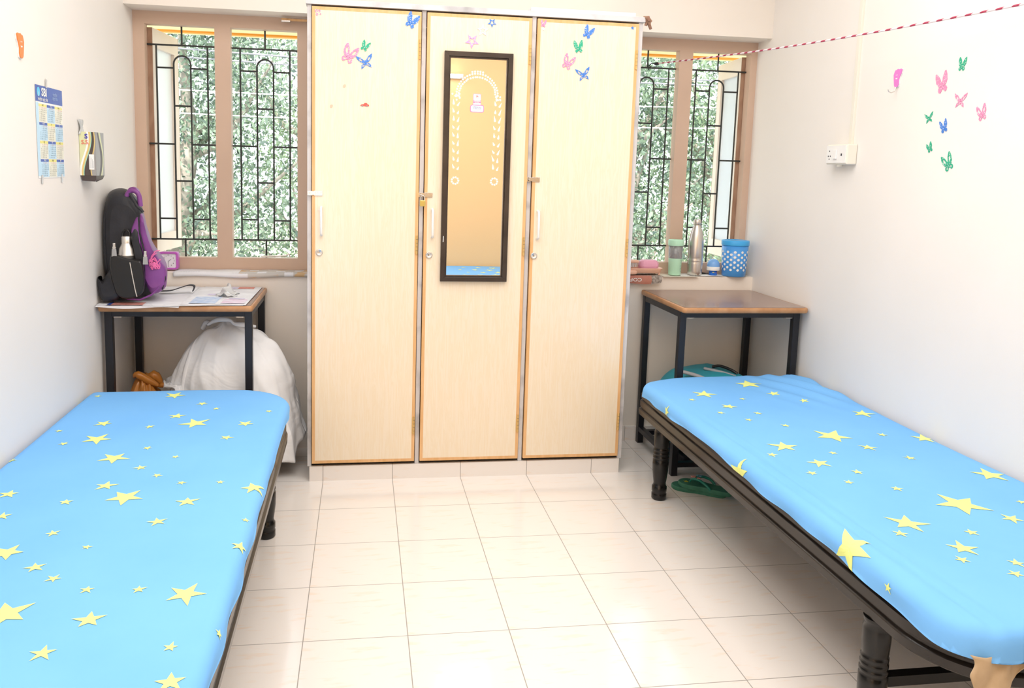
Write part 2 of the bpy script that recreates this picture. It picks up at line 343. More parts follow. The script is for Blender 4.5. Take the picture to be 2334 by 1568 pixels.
def window(idx, x0, x1, ops, shutter):
    z0, z1 = .85, 2.035; oz0, oz1 = .909, 1.978; d0, d1 = FY, .592
    m = MB(); m.box(x0, x1, d0, d1, oz1, z1); m.box(x0, x1, d0, d1, z0, oz0)
    xs = [x0]+[q for o in ops for q in o]+[x1]
    for k in range(0, len(xs), 2): m.box(xs[k], xs[k+1], d0, d1, oz0, oz1)
    w = m.build('window_%d' % idx, WFRAME, kind='structure')
    g = MB(); y = .584; r = .0042
    for a, b in ops:
        c = (a+b)/2; V = [c-.114, c-.038, c+.038, c+.114]
        def H(xa, xb, z): g.tube([(xa, y, z), (xb, y, z)], r, 8)
        H(a, b, 1.893); H(a, b, .992)
        g.tube([(c, y, 1.893), (c, y, oz1)], r, 8); g.tube([(c, y, oz0), (c, y, .992)], r, 8)
        for k in (0, 3): g.tube([(V[k], y, .992), (V[k], y, 1.893)], r, 8)
        g.tube([(V[1], y, .992)]+[(c-.038*math.cos(t), y, 1.808+.038*math.sin(t)) for t in np.linspace(0, PI, 13)]+[(V[2], y, .992)], r, 8)
        for xa, xb, z in [(V[0], V[1], 1.79), (V[2], V[3], 1.79), (V[1], V[2], 1.617), (a, V[1], 1.44), (V[2], b, 1.44), (V[1], V[2], 1.268), (V[0], V[1], 1.09), (V[2], V[3], 1.087)]: H(xa, xb, z)
    g.build('grille', GRILLE, w)
    # open casement, hinged at the outer jamb and swung out
    (hx, hy), (ex, ey), sgn = shutter; za, zb = .925, 1.97
    d = Vector((ex-hx, ey-hy, 0)); L = d.length; d.normalize(); n = Vector((-d.y, d.x, 0))*sgn; T = .034
    def blk(mb, u0, u1, za_, zb_, t0=0, t1=T, mi=0):
        P = [Vector((hx, hy, 0))+d*u+n*t for u, t in ((u0, t0), (u1, t0), (u1, t1), (u0, t1))]
        mb.hexa([p+Z_*za_ for p in P]+[p+Z_*zb_ for p in P], mi)
    m = MB(); blk(m, .004, .05, za, zb); blk(m, L-.055, L-.004, za, zb); blk(m, .05, L-.055, zb-.085, zb); blk(m, .05, L-.055, za, za+.085)
    blk(m, 0, .004, za, zb, 0, T, 1); blk(m, L-.004, L, za, zb, 0, T, 1)
    for hz in (za+.12, zb-.16): blk(m, -.0015, .004, hz, hz+.08, .006, T-.004, 1)
    s = m.build('casement', [SHUT, SHUTB], w, label='open cream timber casement')
    m = MB(); blk(m, .05, L-.055, za+.085, zb-.085, .012, .018); m.build('frosted_pane', FROST, s)
    m = MB(); P = Vector((hx, hy, 0))+d*(L-.03)-n*.0
    for t0 in (0,): m.tube([P+Z_*1.40, P-n*.03+Z_*1.405, P-n*.03+Z_*1.50, P+Z_*1.505], .006, 8)
    m.build('casement_handle', CHROME, s)
    m = MB(); Q = Vector((hx, hy, 0))+d*.10-n*.004; m.tube([Q+Z_*.985, Q-n*.02+Z_*.985, Q-n*.02+d*.03+Z_*.98], .004, 6); m.build('casement_stay', CHROME, s)
    return w
w1 = window(1, XL, -.04, [(-.83, -.522), (-.452, -.148)], ((-.842, .594), (-.800, .93), -1))
w2 = window(2, 1.37, XR, [(1.43, 1.731), (1.801, 2.110)], ((2.124, .594), (2.154, .93), 1))
m = MB(); m.tube([(-.318, FY-.004, .918), (-.20, FY-.004, .922)], .0035, 8); m.tube([(-.205, FY-.004, .922), (-.19, FY-.004, .933), (-.185, FY-.004, .918)], .004, 8); m.build('window_bolt', STEEL, w1, label='small steel bolt lying on the bottom rail')
m = MB(); m.box(-.19, -.07, .49, .505, 2.015, 2.024, 0); m.box(-.215, -.175, .485, .51, 2.008, 2.016, 1); m.box(-.215, -.19, .487, .508, 2.016, 2.024, 0); m.box(-.09,-.07,.505,FY,2.015,2.024,0)
m.build('trim_1', [EDGE, CHROME], kind='structure', bevel=.001)
# ================================================================ OUTSIDE
MB().box(-25, 30, 1.2, 60, -3.2, -3.0).build('ground', GROUND, kind='structure')
m = MB(); m.hexa([(-1.6, .68, 2.03), (3.0, .68, 2.03), (3.0, 1.22, 2.058), (-1.6, 1.22, 2.058), (-1.6, .68, 2.13), (3.0, .68, 2.13), (3.0, 1.22, 2.12), (-1.6, 1.22, 2.12)], 0)
m.box(-1.6, 3.0, 1.22, 1.25, 2.045, 2.13, 0); m.box(-1.6, 3.0, 1.185, 1.22, 2.046, 2.058, 1)
m.build('awning', [YEL, ORG], label='yellow sunshade slab with an orange lip outside above the windows', cat='awning')
def tree(x, y, label, seed, spread, n, lm, zc=1.6, h=3.2):
    rnd = random.Random(seed); t = thing('leafy_tree', (x, y, -3), label, 'tree', 'trees outside the windows')
    b = MB(); b.tube([(x, y, -3), (x+.15, y, -1.5), (x-.05, y+.1, 0), (x+.2, y, 1.6), (x+.1, y, 3)], [.2, .17, .13, .09, .03], 10)
    cl = []
    for k in range(16):
        a = rnd.uniform(0, 2*PI); z0 = rnd.uniform(-1, 1.8); r = rnd.uniform(.5, 1)*spread
        e = (x+math.cos(a)*r, y+math.sin(a)*r*.7, z0+rnd.uniform(.4, 1.8)); mdl = (x+math.cos(a)*r*.5, y+math.sin(a)*r*.35, z0+rnd.uniform(.2, .6))
        b.tube([(x, y, z0), mdl, e], [.06, .04, .012], 7); cl += [e, mdl]
    b.build('trunk', BARK, t)
    vs = []; fs = []
    for k in range(130): cl.append((x+rnd.gauss(0, .5)*spread*1.15, y+rnd.gauss(0, .35)*spread, zc+rnd.uniform(-1, 1)*h*.62))
    for k in range(n):
        c = rnd.choice(cl); p = Vector((rnd.gauss(c[0], .22), rnd.gauss(c[1], .22), rnd.gauss(c[2], .17)))
        s = rnd.uniform(.024, .046); u = Vector((rnd.gauss(0, 1), rnd.gauss(0, 1), rnd.gauss(0, .7))).normalized(); v = u.orthogonal().normalized(); v.rotate(Matrix.Rotation(rnd.uniform(0, 6.28), 3, u))
        i = len(vs); wv = u.cross(v)*.42
        vs += [p-v*s, p+wv*s-v*s*.1, p+v*s, p-wv*s-v*s*.1]; fs.append((i, i+1, i+2, i+3))
    MB().add(vs, fs).build('foliage', lm, t)
for i, a in enumerate([(-2.0, 6.3, 'tree filling most of the view through the left window', 1, 1.5, 27000, LEAF2), (-.3, 8.0, 'farther tree behind, toward the right side of the left window', 2, 1.7, 12000, LEAF),
          (3.1, 6.0, 'tree filling the left pane of the right window', 3, 1.3, 19000, LEAF2), (4.9, 6.6, 'tree filling the right pane of the right window', 4, 1.5, 19000, LEAF), (3.9, 9.5, 'farther tree between the two trees of the right window', 5, 2.2, 7000, LEAF)]): tree(*a)
for k, (za, zb, yy) in enumerate([(2.62, 2.42, 5.0), (2.52, 2.38, 5.0), (2.12, 2.14, 4.6), (1.90, 1.93, 4.6), (2.95, 2.85, 5.0)]):
    MB().tube([(-5+11*t/14, yy, za+(zb-za)*t/14-.0-.10*math.sin(PI*t/14)) for t in range(15)], .008 if k < 2 else .006, 6).build('power_line', mat('cable_grey_%d' % k, (.30, .30, .33) if k < 2 else (.8, .8, .8), .6), label=['uppermost dark overhead cable of the crossing pair outside', 'lower dark overhead cable of the crossing pair outside', 'pale overhead wire below the dark pair of cables outside', 'lowest pale overhead wire seen through the windows', 'faint overhead cable highest of all, near the awning'][k], cat='cable', group='overhead cables outside')
# ================================================================ WARDROBE
wd = thing('wardrobe', (.637, .2, 0), 'three-door built-in wardrobe with pale maple doors in a grey marble surround', 'wardrobe')
m = MB(); m.box(-.067, -.050, 0, YW-.014, 0.066, 1.998, 0); m.box(1.322, 1.341, 0, YW-.014, 0.066, 1.998, 0)
for a in (.396, .858): m.box(a, a+.018, 0, .40, .066, 1.998, 0)
m.box(-.072, 1.347, -.012, .385, 1.998, 2.02, 0); m.box(-.05, 1.322, .395, YW-.014, .066, 1.998, 1); m.box(-.05, 1.322, .01, .395, .066, .072, 1)
m.build('carcass', [MARB, GAP], wd, bevel=.0012)
MB().box(-.058, 1.330, -.004, YW-.014, 0, .066, 0).build('plinth', TILEV, wd)
def door(x0, x1, hx, hand, lock):
    z0, z1 = .082, 1.990; e = .013
    m = MB(); m.box(x0+e, x1-e, -.012, .008, z0+e, z1-e, 0)
    for b in ((x0, x0+e, z0, z1), (x1-e, x1, z0, z1), (x0+e, x1-e, z0, z0+e), (x0+e, x1-e, z1-e, z1)): m.box(b[0], b[1], -.0125, .008, b[2], b[3], 1)
    d = m.build('door', [LAM, EDGE], wd)
    MB().tube([(hand[0], -.012, hand[1]), (hand[0], -.034, hand[1]-.003), (hand[0], -.038, hand[1]-.012), (hand[0]+.001, -.038, hand[2]+.012), (hand[0]+.001, -.034, hand[2]+.003), (hand[0]+.001, -.012, hand[2])], .0052, 10).build('handle', WPLAST, d)
    m = MB(); m.lathe([(.0145, -.012), (.0145, -.017), (.0115, -.0185), (.009, -.016), (0, -.016)], (lock[0], 0, lock[1]), 24, 0, 'Y'); m.box(lock[0]-.001, lock[0]+.001, -.0166, -.0158, lock[1]-.004, lock[1]+.004, 1); m.build('keyhole', [STEEL, INK], d)
    for z in (1.84, 1.034, .244):
        m = MB(); m.cyl((x1-.004, -.014, z-.04), (x1-.004, -.014, z+.04), .0042, n=10); m.box(x1-.013, x1-.005, -.0138, -.0122, z-.038, z+.038)
        for q in (-.024, -.008, .008, .024): m.cyl((x1-.004, -.014, z+q-.0004), (x1-.004, -.014, z+q+.0004), .0046, n=10, mi=1)
        m.build('hinge', [HINGE, INK], d)
    return d
D1 = door(-.047, .393, 0, (-.009, 1.187, 1.07), (-.017, .998))
D2 = door(.417, .855, 0, (.452, 1.187, 1.068), (.441, .992))
D3 = door(.879, 1.319, 0, (.907, 1.188, 1.068), (.896, .994))
def hasp(d, x, z, post):
    m = MB(); m.box(x-.004, x+.030, -.0158, -.0126, z-.010, z+.010, 0); m.box(post, post+.020, -.0058, -.0012, z-.010, z+.009, 0)
    m.box(post+.012, x+.002, -.018, -.0155, z-.007, z+.008, 0); m.tube([(post+.008, -.006, z), (post+.008, -.022, z+.001), (post+.015, -.022, z+.001), (post+.015, -.006, z)], .0016, 6, 1)
    for q in (.010, .024):
        m.cyl((x+q, -.016, z+.005), (x+q, -.0172, z+.005), .002, n=8, mi=1)
    m.build('hasp', [CHROME, STEEL], d, bevel=.0008, label='steel hasp bridging the door and the marble post')
hasp(D1, -.034, 1.243, -.066); hasp(D2, .421, 1.246, .390); hasp(D3, .880, 1.322, .852)
m = MB(); m.cyl((-.018, -.0121, 1.175), (-.018, -.0135, 1.175), .0045, n=12); m.build('screw_hole', STEEL, D1)
pk = thing('padlock', (.408, -.03, 1.20), 'small brass padlock hanging from the hasp of the mirrored door', 'padlock')
m = MB(); m.box(.397, .421, -.035, -.021, 1.198, 1.224); m.build('lock_body', BRASS, pk, bevel=.003)
MB().tube([(.402, -.028, 1.222), (.402, -.028, 1.236), (.405, -.028, 1.2425), (.409, -.028, 1.2445), (.413, -.028, 1.2425), (.416, -.028, 1.236), (.416, -.028, 1.222)], .0022, 8).build('shackle', CHROME, pk)
m = MB(); x0, x1, z0, z1, t = .4895, .777, .881, 1.839, .026
def fr(mb, a0, a1, b0, b1, c0, c1, d0, d1, y0, y1):
    O = [(a0, b0), (a1, b0), (a1, b1), (a0, b1)]; I = [(c0, d0), (c1, d0), (c1, d1), (c0, d1)]
    for k in range(4):
        j = (k+1) % 4
        mb.hexa([(O[k][0], y0, O[k][1]), (O[j][0], y0, O[j][1]), (I[j][0], y0, I[j][1]), (I[k][0], y0, I[k][1]), (O[k][0], y1, O[k][1]), (O[j][0], y1, O[j][1]), (I[j][0], y1, I[j][1]), (I[k][0], y1, I[k][1])], 0)
fr(m, x0, x1, z0, z1, x0+t-.006, x1-t+.006, z0+t-.006, z1-t+.006, -.0122, -.030); fr(m, x0+t-.006, x1-t+.006, z0+t-.006, z1-t+.006, x0+t, x1-t, z0+t, z1-t, -.0122, -.024)
m.add([(.497, -.0304, 1.05), (.5, -.0304, 1.05), (.501, -.0304, 1.075), (.4985, -.0304, 1.075)], [(0, 1, 2, 3)], 1)
m.build('mirror_frame', [DKWOOD, WHITE], D2, bevel=.001)
# white decals on the mirror: an arch of dots, two columns of drops, two rings of dots
m = MB(); m.box(x0+t-.002, x1-t+.002, -.015, -.0124, z0+t-.002, z1-t+.002, 0); ym = -.0154; rd = random.Random(3)
def dot(x, z, r=.0042, q=8, rz=1.0): m.plate([(r*math.cos(2*PI*k/q), r*rz*math.sin(2*PI*k/q)) for k in range(q)], (x, ym-rd.uniform(0, .0004), z), X_, Z_, .0004, 1)
for k in range(25):
    t = PI*k/24; cx = .630-.087*math.cos(t); cz = 1.665+.088*math.sin(t); dot(cx, cz); dot(cx+.008*math.cos(t)+rd.uniform(-.002, .002), cz-.010*math.sin(t)-.004)
    if 9 < k < 15: dot(cx, cz+.009)
for cx in (.541, .718):
    for k in range(9): dot(cx+rd.uniform(-.016, .016), 1.655+rd.uniform(-.012, .016), .004)
    for k in range(9):
        z = 1.628-k*.033; q = cx+(.006 if cx < .6 else -.004)*k/9
        for s_ in (-1, 1):
            ox = q+s_*.0085; L = rd.uniform(.010, .022); tip = s_*rd.uniform(0, .009)
            m.plate([(-.0045, 0), (-.003, -.004), (.003, -.004), (.0045, 0), (tip+.0004, L), (tip-.0004, L)], (ox, ym, z-(.006 if s_ > 0 else 0)), X_, Z_, .0004, 1)
    q = cx+(.004 if cx < .6 else -.006)
    for k in range(9): dot(q+.014*math.cos(2*PI*k/9), 1.309+.014*math.sin(2*PI*k/9), .0042)
m.build('mirror', [MIRROR, LACE], D2, label='tall mirror with a white stick-on arch of dots and drops')
m = MB()
m.plate([(x, z) for x, z, _, _ in rrect(-.017, .017, -.034, .026, .005, 3)], (.630, -.0156, 1.645), X_, Z_, .0003, 0); m.plate([(x, z) for x, z, _, _ in rrect(-.0155, .0155, -.033, .0245, .004, 3)], (.630, -.016, 1.645), X_, Z_, .0003, 1)
m.plate([(x, z) for x, z, _, _ in rrect(-.029, .029, -.0155, .0155, .008, 4)], (.631, -.0164, 1.610), X_, Z_, .0003, 0); m.plate([(x, z) for x, z, _, _ in rrect(-.026, .026, -.0125, .0125, .006, 4)], (.631, -.0168, 1.610), X_, Z_, .0003, 1)
m.plate([(-.0155, 0), (.0155, 0), (.0155, .0055), (-.0155, .0055)], (.630, -.0164, 1.640), X_, Z_, .0003, 2); m.plate([(-.0155, 0), (.0155, 0), (.0155, .0055), (-.0155, .0055)], (.630, -.0164, 1.6335), X_, Z_, .0003, 3)
c = (.630, -.0168, 1.661)
for a, b in (((-.0045, 0), (.0045, 0)), ((0, -.0045), (0, .0045)), ((0, .0045), (.0045, .0045)), ((.0045, 0), (.0045, -.0045)), ((0, -.0045), (-.0045, -.0045)), ((-.0045, 0), (-.0045, .0045))):
    m.bar((c[0]+a[0], c[1], c[2]+a[1]), (c[0]+b[0], c[1], c[2]+b[1]), .0013, .0004, 4, up=(0, 1, 0))
m.text('COPPER FREE', .0028, (.630, -.0166, 1.652), X_, Z_, 5); m.text('SWASTIK', .0055, (.630, -.0168, 1.6427), X_, Z_, 1, .02); m.text('GLASSES', .0045, (.630, -.0168, 1.636), X_, Z_, 1, .02)
m.text('ON', .003, (.630, -.0166, 1.629), X_, Z_, 5); m.text('FLOAT GLASS', .0032, (.630, -.0166, 1.625), X_, Z_, 5)
m.text('SUPERIOR BACK', .0052, (.631, -.0172, 1.616), X_, Z_, 6, .01); m.text('SILVERED GLASS', .0052, (.631, -.0172, 1.6095), X_, Z_, 6, .01); m.text('damp & moisture proof', .004, (.631, -.0172, 1.6035), X_, Z_, 5)
m.build('sticker', [mat('sticker_mauve', (.62, .25, .50), .4), WHITE, mat('sticker_pale_pink', (.88, .50, .58), .4), mat('sticker_pink', (.85, .25, .42), .4), RINK, GINK, CALB], label='two-part pink and white maker\'s sticker in the middle of the mirror', cat='sticker')
# things on the wardrobe top
MB().box(.85, 1.305, -.005, .35, 2.0202, 2.036).build('foam_sheet', FOAM, label='white foam sheet lying on top of the wardrobe', cat='sheet', bevel=.002)
m = MB(); rg = random.Random(5)
for k in range(7):
    a = rg.uniform(-.5, .5); m.tube([(1.343, .0, 2.022), (1.352+rg.uniform(0, .006), -.012+a*.02, 2.016), (1.358+rg.uniform(-.008, .022), a*.03-.01, 1.985+rg.uniform(-.015, .02))], [.005, .009, .006], 7)
m.build('knotted_rag', BROWN, label='brown knotted rag sticking out at the wardrobe\'s top right corner', cat='rag')
# ---------------------------------------------------------------- stickers
def wing(kind):
    up = [(0, .02), (.05, .28), (.15, .54), (.33, .78), (.42, .78), (.46, .54), (.44, .24), (.30, .0), (.08, -.06)]
    lo = [(0, -.03), (.14, -.03), (.30, -.08), (.36, -.22), (.30, -.36), (.18, -.40), (.09, -.30), (.03, -.16)]
    if kind == 2: up = [(0, .0), (.12, .22), (.32, .44), (.62, .58), (.56, .34), (.40, .12), (.20, -.02)]; lo = [(0, -.02), (.16, -.05), (.34, -.16), (.40, -.44), (.22, -.34), (.06, -.2)]
    return up, lo
def butterfly(o, ux, uy, size, rot, m_, hole, label, group, kind=1):
    o = Vector(o); ux, uy = Vector(ux), Vector(uy); size *= .84 if kind == 1 else .80; c, s_ = math.cos(rot), math.sin(rot); a = ux*c+uy*s_; b = uy*c-ux*s_; m = MB(); nn = a.cross(b).normalized()
    for sx in (1, -1):
        for pts in wing(kind):
            P = [(x*size*sx, y*size) for x, y in pts]
            if sx < 0: P = P[::-1]
            if hole:
                cx = sum(p[0] for p in P)/len(P); cy = sum(p[1] for p in P)/len(P); m.ring(P, [(cx+(x-cx)*.42, cy+(y-cy)*.42) for x, y in P], o, a, b, .0014)
            else: m.plate(P, o, a, b, .0014)
    m.plate([(.035*size, -.22*size), (.045*size, .0), (.03*size, .18*size), (-.03*size, .18*size), (-.045*size, 0), (-.035*size, -.22*size)], o+nn*.0003, a, b, .0022)
    return m.build('butterfly_sticker', m_, label=label, cat='sticker', group=group)
yd = -.0128; G = 'butterfly stickers on the wardrobe doors'
butterfly((.35, yd, 1.945), X_, Z_, .062, -.45, GBLU, False, 'blue glitter butterfly near the top right corner of the left wardrobe door', G)
butterfly((.098, yd, 1.799), X_, Z_, .075, -.42, GPNK, True, 'pale pink butterfly on the left wardrobe door', G)
butterfly((.163, yd, 1.838), X_, Z_, .042, -.45, GGRN, False, 'small green butterfly on the left wardrobe door', G)
butterfly((.167, yd, 1.778), X_, Z_, .068, .22, GBLU, True, 'blue open-winged butterfly below the green one on the left door', G, 2)
butterfly((1.094, yd, 1.938), X_, Z_, .054, -.42, GBLU, False, 'solid blue butterfly, topmost of four on the right wardrobe door', G)
butterfly((1.058, yd, 1.876), X_, Z_, .052, .12, GGRN, False, 'green butterfly on the right wardrobe door', G)
butterfly((1.012, yd, 1.810), X_, Z_, .062, -.40, GPNK, True, 'pink butterfly, left of the four on the right wardrobe door', G)
butterfly((1.084, yd, 1.768), X_, Z_, .064, .22, GBLU, True, 'blue open-winged butterfly, lowest on the right wardrobe door', G, 2)
butterfly((.902, yd, 1.966), X_, Z_, .030, -.1, GPNK, False, 'tiny pink butterfly in the top left corner of the right wardrobe door', G)
def starp(R, r, a0=PI/2, n=5): return [((R if k % 2 == 0 else r)*math.cos(a0+PI*k/n), (R if k % 2 == 0 else r)*math.sin(a0+PI*k/n)) for k in range(2*n)]
def star(o, R, a0, m_, label, hole=True):
    m = MB()
    if hole: m.ring(starp(R, R*.42, a0), starp(R*.48, R*.22, a0), o, X_, Z_, .0013)
    else: m.plate(starp(R, R*.42, a0), o, X_, Z_, .0013)
    m.build('star_sticker', m_, label=label, cat='sticker', group='star stickers on the wardrobe doors')
star((.603, yd, 1.884), .031, -PI/2-.05, GLIL, 'lilac star, largest of the three stars above the mirror')
star((.647, yd, 1.929), .026, PI/2, GWHT, 'white hollow star between the lilac and the blue star above the mirror')
star((.685, yd, 1.962), .020, -PI/2, GBLU, 'blue hollow star, topmost above the mirror')
star((1.290, yd, 1.972), .009, PI/2, GBLU, 'tiny blue star in the top right corner of the right wardrobe door', False)
star((.903, yd, 1.948), .008, PI/2, GWHT, 'tiny white star under the tiny pink butterfly', False)
m = MB()
for dx, dz, r in ((0, .006, .006), (.012, .006, .005), (.003, -.008, .005), (.016, -.006, .004)): m.ring([(r*math.cos(k*PI/5), r*math.sin(k*PI/5)) for k in range(10)], [(r*.5*math.cos(k*PI/5), r*.5*math.sin(k*PI/5)) for k in range(10)], (-.030+dx, yd, 1.966+dz), X_, Z_, .001)
m.build('flower_sticker', GPNK, label='faint pink ring cluster in the top left corner of the left wardrobe door', cat='sticker')
m = MB(); m.plate([(-.018, -.003), (-.012, .002), (-.004, .003), (0, .008), (.009, .008), (.012, .003), (.018, .001), (.018, -.004), (.010, -.005), (-.006, -.005)], (.165, yd, 1.608), X_, Z_, .0012, 0)
for q in (-.009, .010): m.plate([(.0028*math.cos(k*PI/4), .0028*math.sin(k*PI/4)) for k in range(8)], (.165+q, yd-.0014, 1.6035), X_, Z_, .0005, 1)
m.build('car_sticker', [RINK, GINK], label='small red car-shaped sticker on the left wardrobe door', cat='sticker')
for (x, z), lab in zip([(.083, 1.682), (.031, 1.599)], ['torn beige sticker scrap, upper of two on the left wardrobe door', 'torn beige sticker scrap, lower of two on the left wardrobe door']):
    MB().plate([(-.005, -.006), (.001, -.007), (.005, -.003), (.006, .004), (.001, .006), (-.003, .004), (-.006, .001)], (x, yd, z), X_, Z_, .0008).build('sticker_scrap', PEACH, label=lab, cat='sticker', group='sticker scraps')
# right wall: the wall faces -X, so the picture's right is -Y
xw = XR-.0002; G = 'butterfly stickers on the right wall'
for (y, z, s_, r, m_, h, kk, lab) in [(-.897, 1.742, .046, -.1, GGRN, False, 1, 'green butterfly, topmost on the right wall'), (-.812, 1.687, .072, .25, GPNK, False, 1, 'pink butterfly, largest and nearest the foot hook on the right wall'),
    (-.905, 1.626, .058, -.05, GPNK, True, 2, 'pink open-winged butterfly in the middle of the right wall group'), (-1.008, 1.574, .052, .3, GPNK, True, 1, 'pink butterfly, rightmost on the right wall'),
    (-.762, 1.578, .044, .2, GGRN, False, 2, 'green butterfly, leftmost of the right wall group'), (-.841, 1.540, .046, .35, GBLU, False, 1, 'blue butterfly, the only blue one on the right wall'),
    (-.781, 1.471, .036, .45, GGRN, False, 1, 'smallest green butterfly below the blue one on the right wall'), (-.879, 1.415, .062, .5, GGRN, True, 1, 'green open-winged butterfly, lowest on the right wall')]:
    butterfly((xw, y, z), -Y_, Z_, s_, r, m_, h, lab, G, kk)
def foot(o, ux, uy, h, m_, back, label, hook, sx=1):
    o, ux, uy = Vector(o), Vector(ux), Vector(uy); nn = ux.cross(uy).normalized(); t = thing('adhesive_hook', o, label, 'hook')
    P = [(.02, -.48), (.14, -.44), (.20, -.28), (.18, -.08), (.24, .10), (.34, .24), (.36, .34), (.40, .44), (.30, .50), (.18, .47), (.06, .51), (-.06, .46), (-.16, .45), (-.22, .34), (-.27, .20), (-.24, 0), (-.20, -.20), (-.16, -.38), (-.08, -.47)]
    P = [(x*h*sx, y*h) for x, y in P]
    if sx < 0: P = P[::-1]
    MB().plate([(x*1.04, y*1.02) for x, y in P], o, ux, uy, .004).build('backing', back, t)
    m = MB(); m.plate(P, o+nn*.004, ux, uy, .003, 0)
    for q in (-.05, .05): m.plate([(.018*h*math.cos(k), .03*h*math.sin(k)) for k in np.linspace(0, 5.5, 7)], o+nn*.0071+ux*q*h+uy*h*.18, ux, uy, .0003, 1)
    m.plate([(-.09*h, .02*h), (-.05*h, -.04*h), (.05*h, -.04*h), (.09*h, .02*h)], o+nn*.0071, ux, uy, .0003, 1)
    m.build('foot_plate', [m_, WHITE], t, bevel=.001)
    b = o+nn*.006-uy*.46*h
    if hook: MB().tube([b, b-uy*.10*h+nn*.002, b-uy*.25*h+nn*.006, b-uy*.32*h+nn*.018, b-uy*.27*h+nn*.028, b-uy*.15*h+nn*.032], .0018, 8).build('wire_hook', STEEL, t)
foot((xw, -.574, 1.737), -Y_, Z_, .068, FOOTP, WHITE, 'pink foot-shaped adhesive hook with a wire hook on the right wall', True)
foot((XL+.0002, -.705, 1.690), Y_, Z_, .075, FOOTO, WHITE, 'orange foot-shaped adhesive hook high on the left wall', False, -1)
# socket and conduit
sb = thing('switch_box', (XR, -.29, 1.415), 'off-white switch and socket box at the foot of the conduit on the right wall', 'socket')
m = MB(); m.box(XR-.045, XR-.001, -.362, -.218, 1.418, 1.500); m.build('box', CREAM, sb, bevel=.004)
m = MB(); m.box(XR-.049, XR-.045, -.356, -.224, 1.424, 1.495, 0)
for y, z in ((-.245, 1.473), (-.238, 1.452), (-.252, 1.452), (-.245, 1.44)): m.cyl((XR-.0485, y, z), (XR-.0495, y, z), .003, n=10, mi=1)
m.box(XR-.0494, XR-.0485, -.333, -.325, 1.452, 1.462, 1); m.build('face_plate', [WPLAST, INK], sb)
m = MB(); m.box(XR-.055, XR-.049, -.300, -.278, 1.440, 1.478, 0); m.build('rocker_switch', WPLAST, sb, bevel=.002)
m = MB(); m.cyl((XR-.025, -.285, 1.410), (XR-.025, -.285, 1.419), .012, n=14); m.build('cable_gland', CREAM, sb)
MB().box(XR-.011, XR, -.331, -.311, 1.5005, ZC).build('conduit', CREAM, label='thin cream cable conduit running up the right wall from the switch box', cat='conduit', bevel=.001)
# clothesline
A = Vector((1.634, .590, 1.917)); B = Vector((2.138, -1.35, 1.887)); rope = thing('clothesline', A, 'red and white twisted clothesline tied to the right window grille', 'rope')
pts = [A.lerp(B, k/40)-Z_*(.02*math.sin(PI*k/40)) for k in range(41)]
ROPE = mat('twisted_rope', (.80, .68, .68), .7); n, l, b = nodes(ROPE); wv = n.new('ShaderNodeTexWave'); wv.inputs['Scale'].default_value = 18; wv.bands_direction = 'DIAGONAL'; l.new(coords(ROPE), wv.inputs[0])
setc(ROPE, ramp(ROPE, wv.outputs['Fac'], [(.55, (.82, .72, .74)), (.65, (.42, .05, .10))]))
MB().tube(pts, .0036, 8).build('cord', ROPE, rope)
m = MB(); m.blob((1.630, .590, 1.916), (.013, .011, .008)); m.tube([(1.620, .592, 1.914), (1.605, .594, 1.918), (1.597, .596, 1.908), (1.588, .594, 1.902)], .0025, 6); m.tube([(1.603, .590, 1.902), (1.597, .603, 1.900), (1.592, .600, 1.885)], .003, 6); m.build('knot', BAGBLK, rope, label='black knotted loop tied round the grille bar')
m = MB(); m.tube([(XR, -1.352, 1.886), (XR-.012, -1.352, 1.886), (XR-.014, -1.352, 1.878)], .003, 8); m.build('wall_nail', STEEL, rope)
# left wall: tissue box and calendar (Y is the picture's right)
xl = XL+.001
cal = thing('wall_calendar', (xl, -.486, 1.29), 'narrow blue and yellow twelve-month sheet calendar taped to the left wall', 'calendar')
y0, y1, z0, z1 = -.602, -.370, 1.290, 1.588; m = MB()
def quad(a, b, c, d, mi, lay=1): m.add([(xl+.0003*lay, a, c), (xl+.0003*lay, b, c), (xl+.0003*lay, b, d), (xl+.0003*lay, a, d)], [(0, 1, 2, 3)], mi)
m.box(xl, xl+.0003, y0, y1, z0, z1, 0); quad(y0, y1, 1.536, z1, 1, 2); quad(y0, y0+.022, z0+.006, 1.533, 2, 2)
m.text('SBI', .036, (xl+.001, y0+.072, 1.567), Y_, Z_, 0, .03); m.text('भारतीय स्टेट बैंक', .013, (xl+.001, y0+.060, 1.543), Y_, Z_, 0, .01)
m.text('भारतीय', .014, (xl+.001, y0+.165, 1.566), Y_, Z_, 5); m.text('स्टेट बैंक', .014, (xl+.001, y0+.165, 1.553), Y_, Z_, 5)
m.add([(xl+.0009, y0+.026+.013*math.cos(t), 1.567+.015*math.sin(t)) for t in np.linspace(0, 2*PI, 21)[:-1]], [tuple(range(20))], 6); quad(y0+.0245, y0+.0275, 1.553, 1.567, 0, 4)
cw = (y1-y0-.022-.004)/3; chh = .0595; dg = '०१२३४५६७८९'
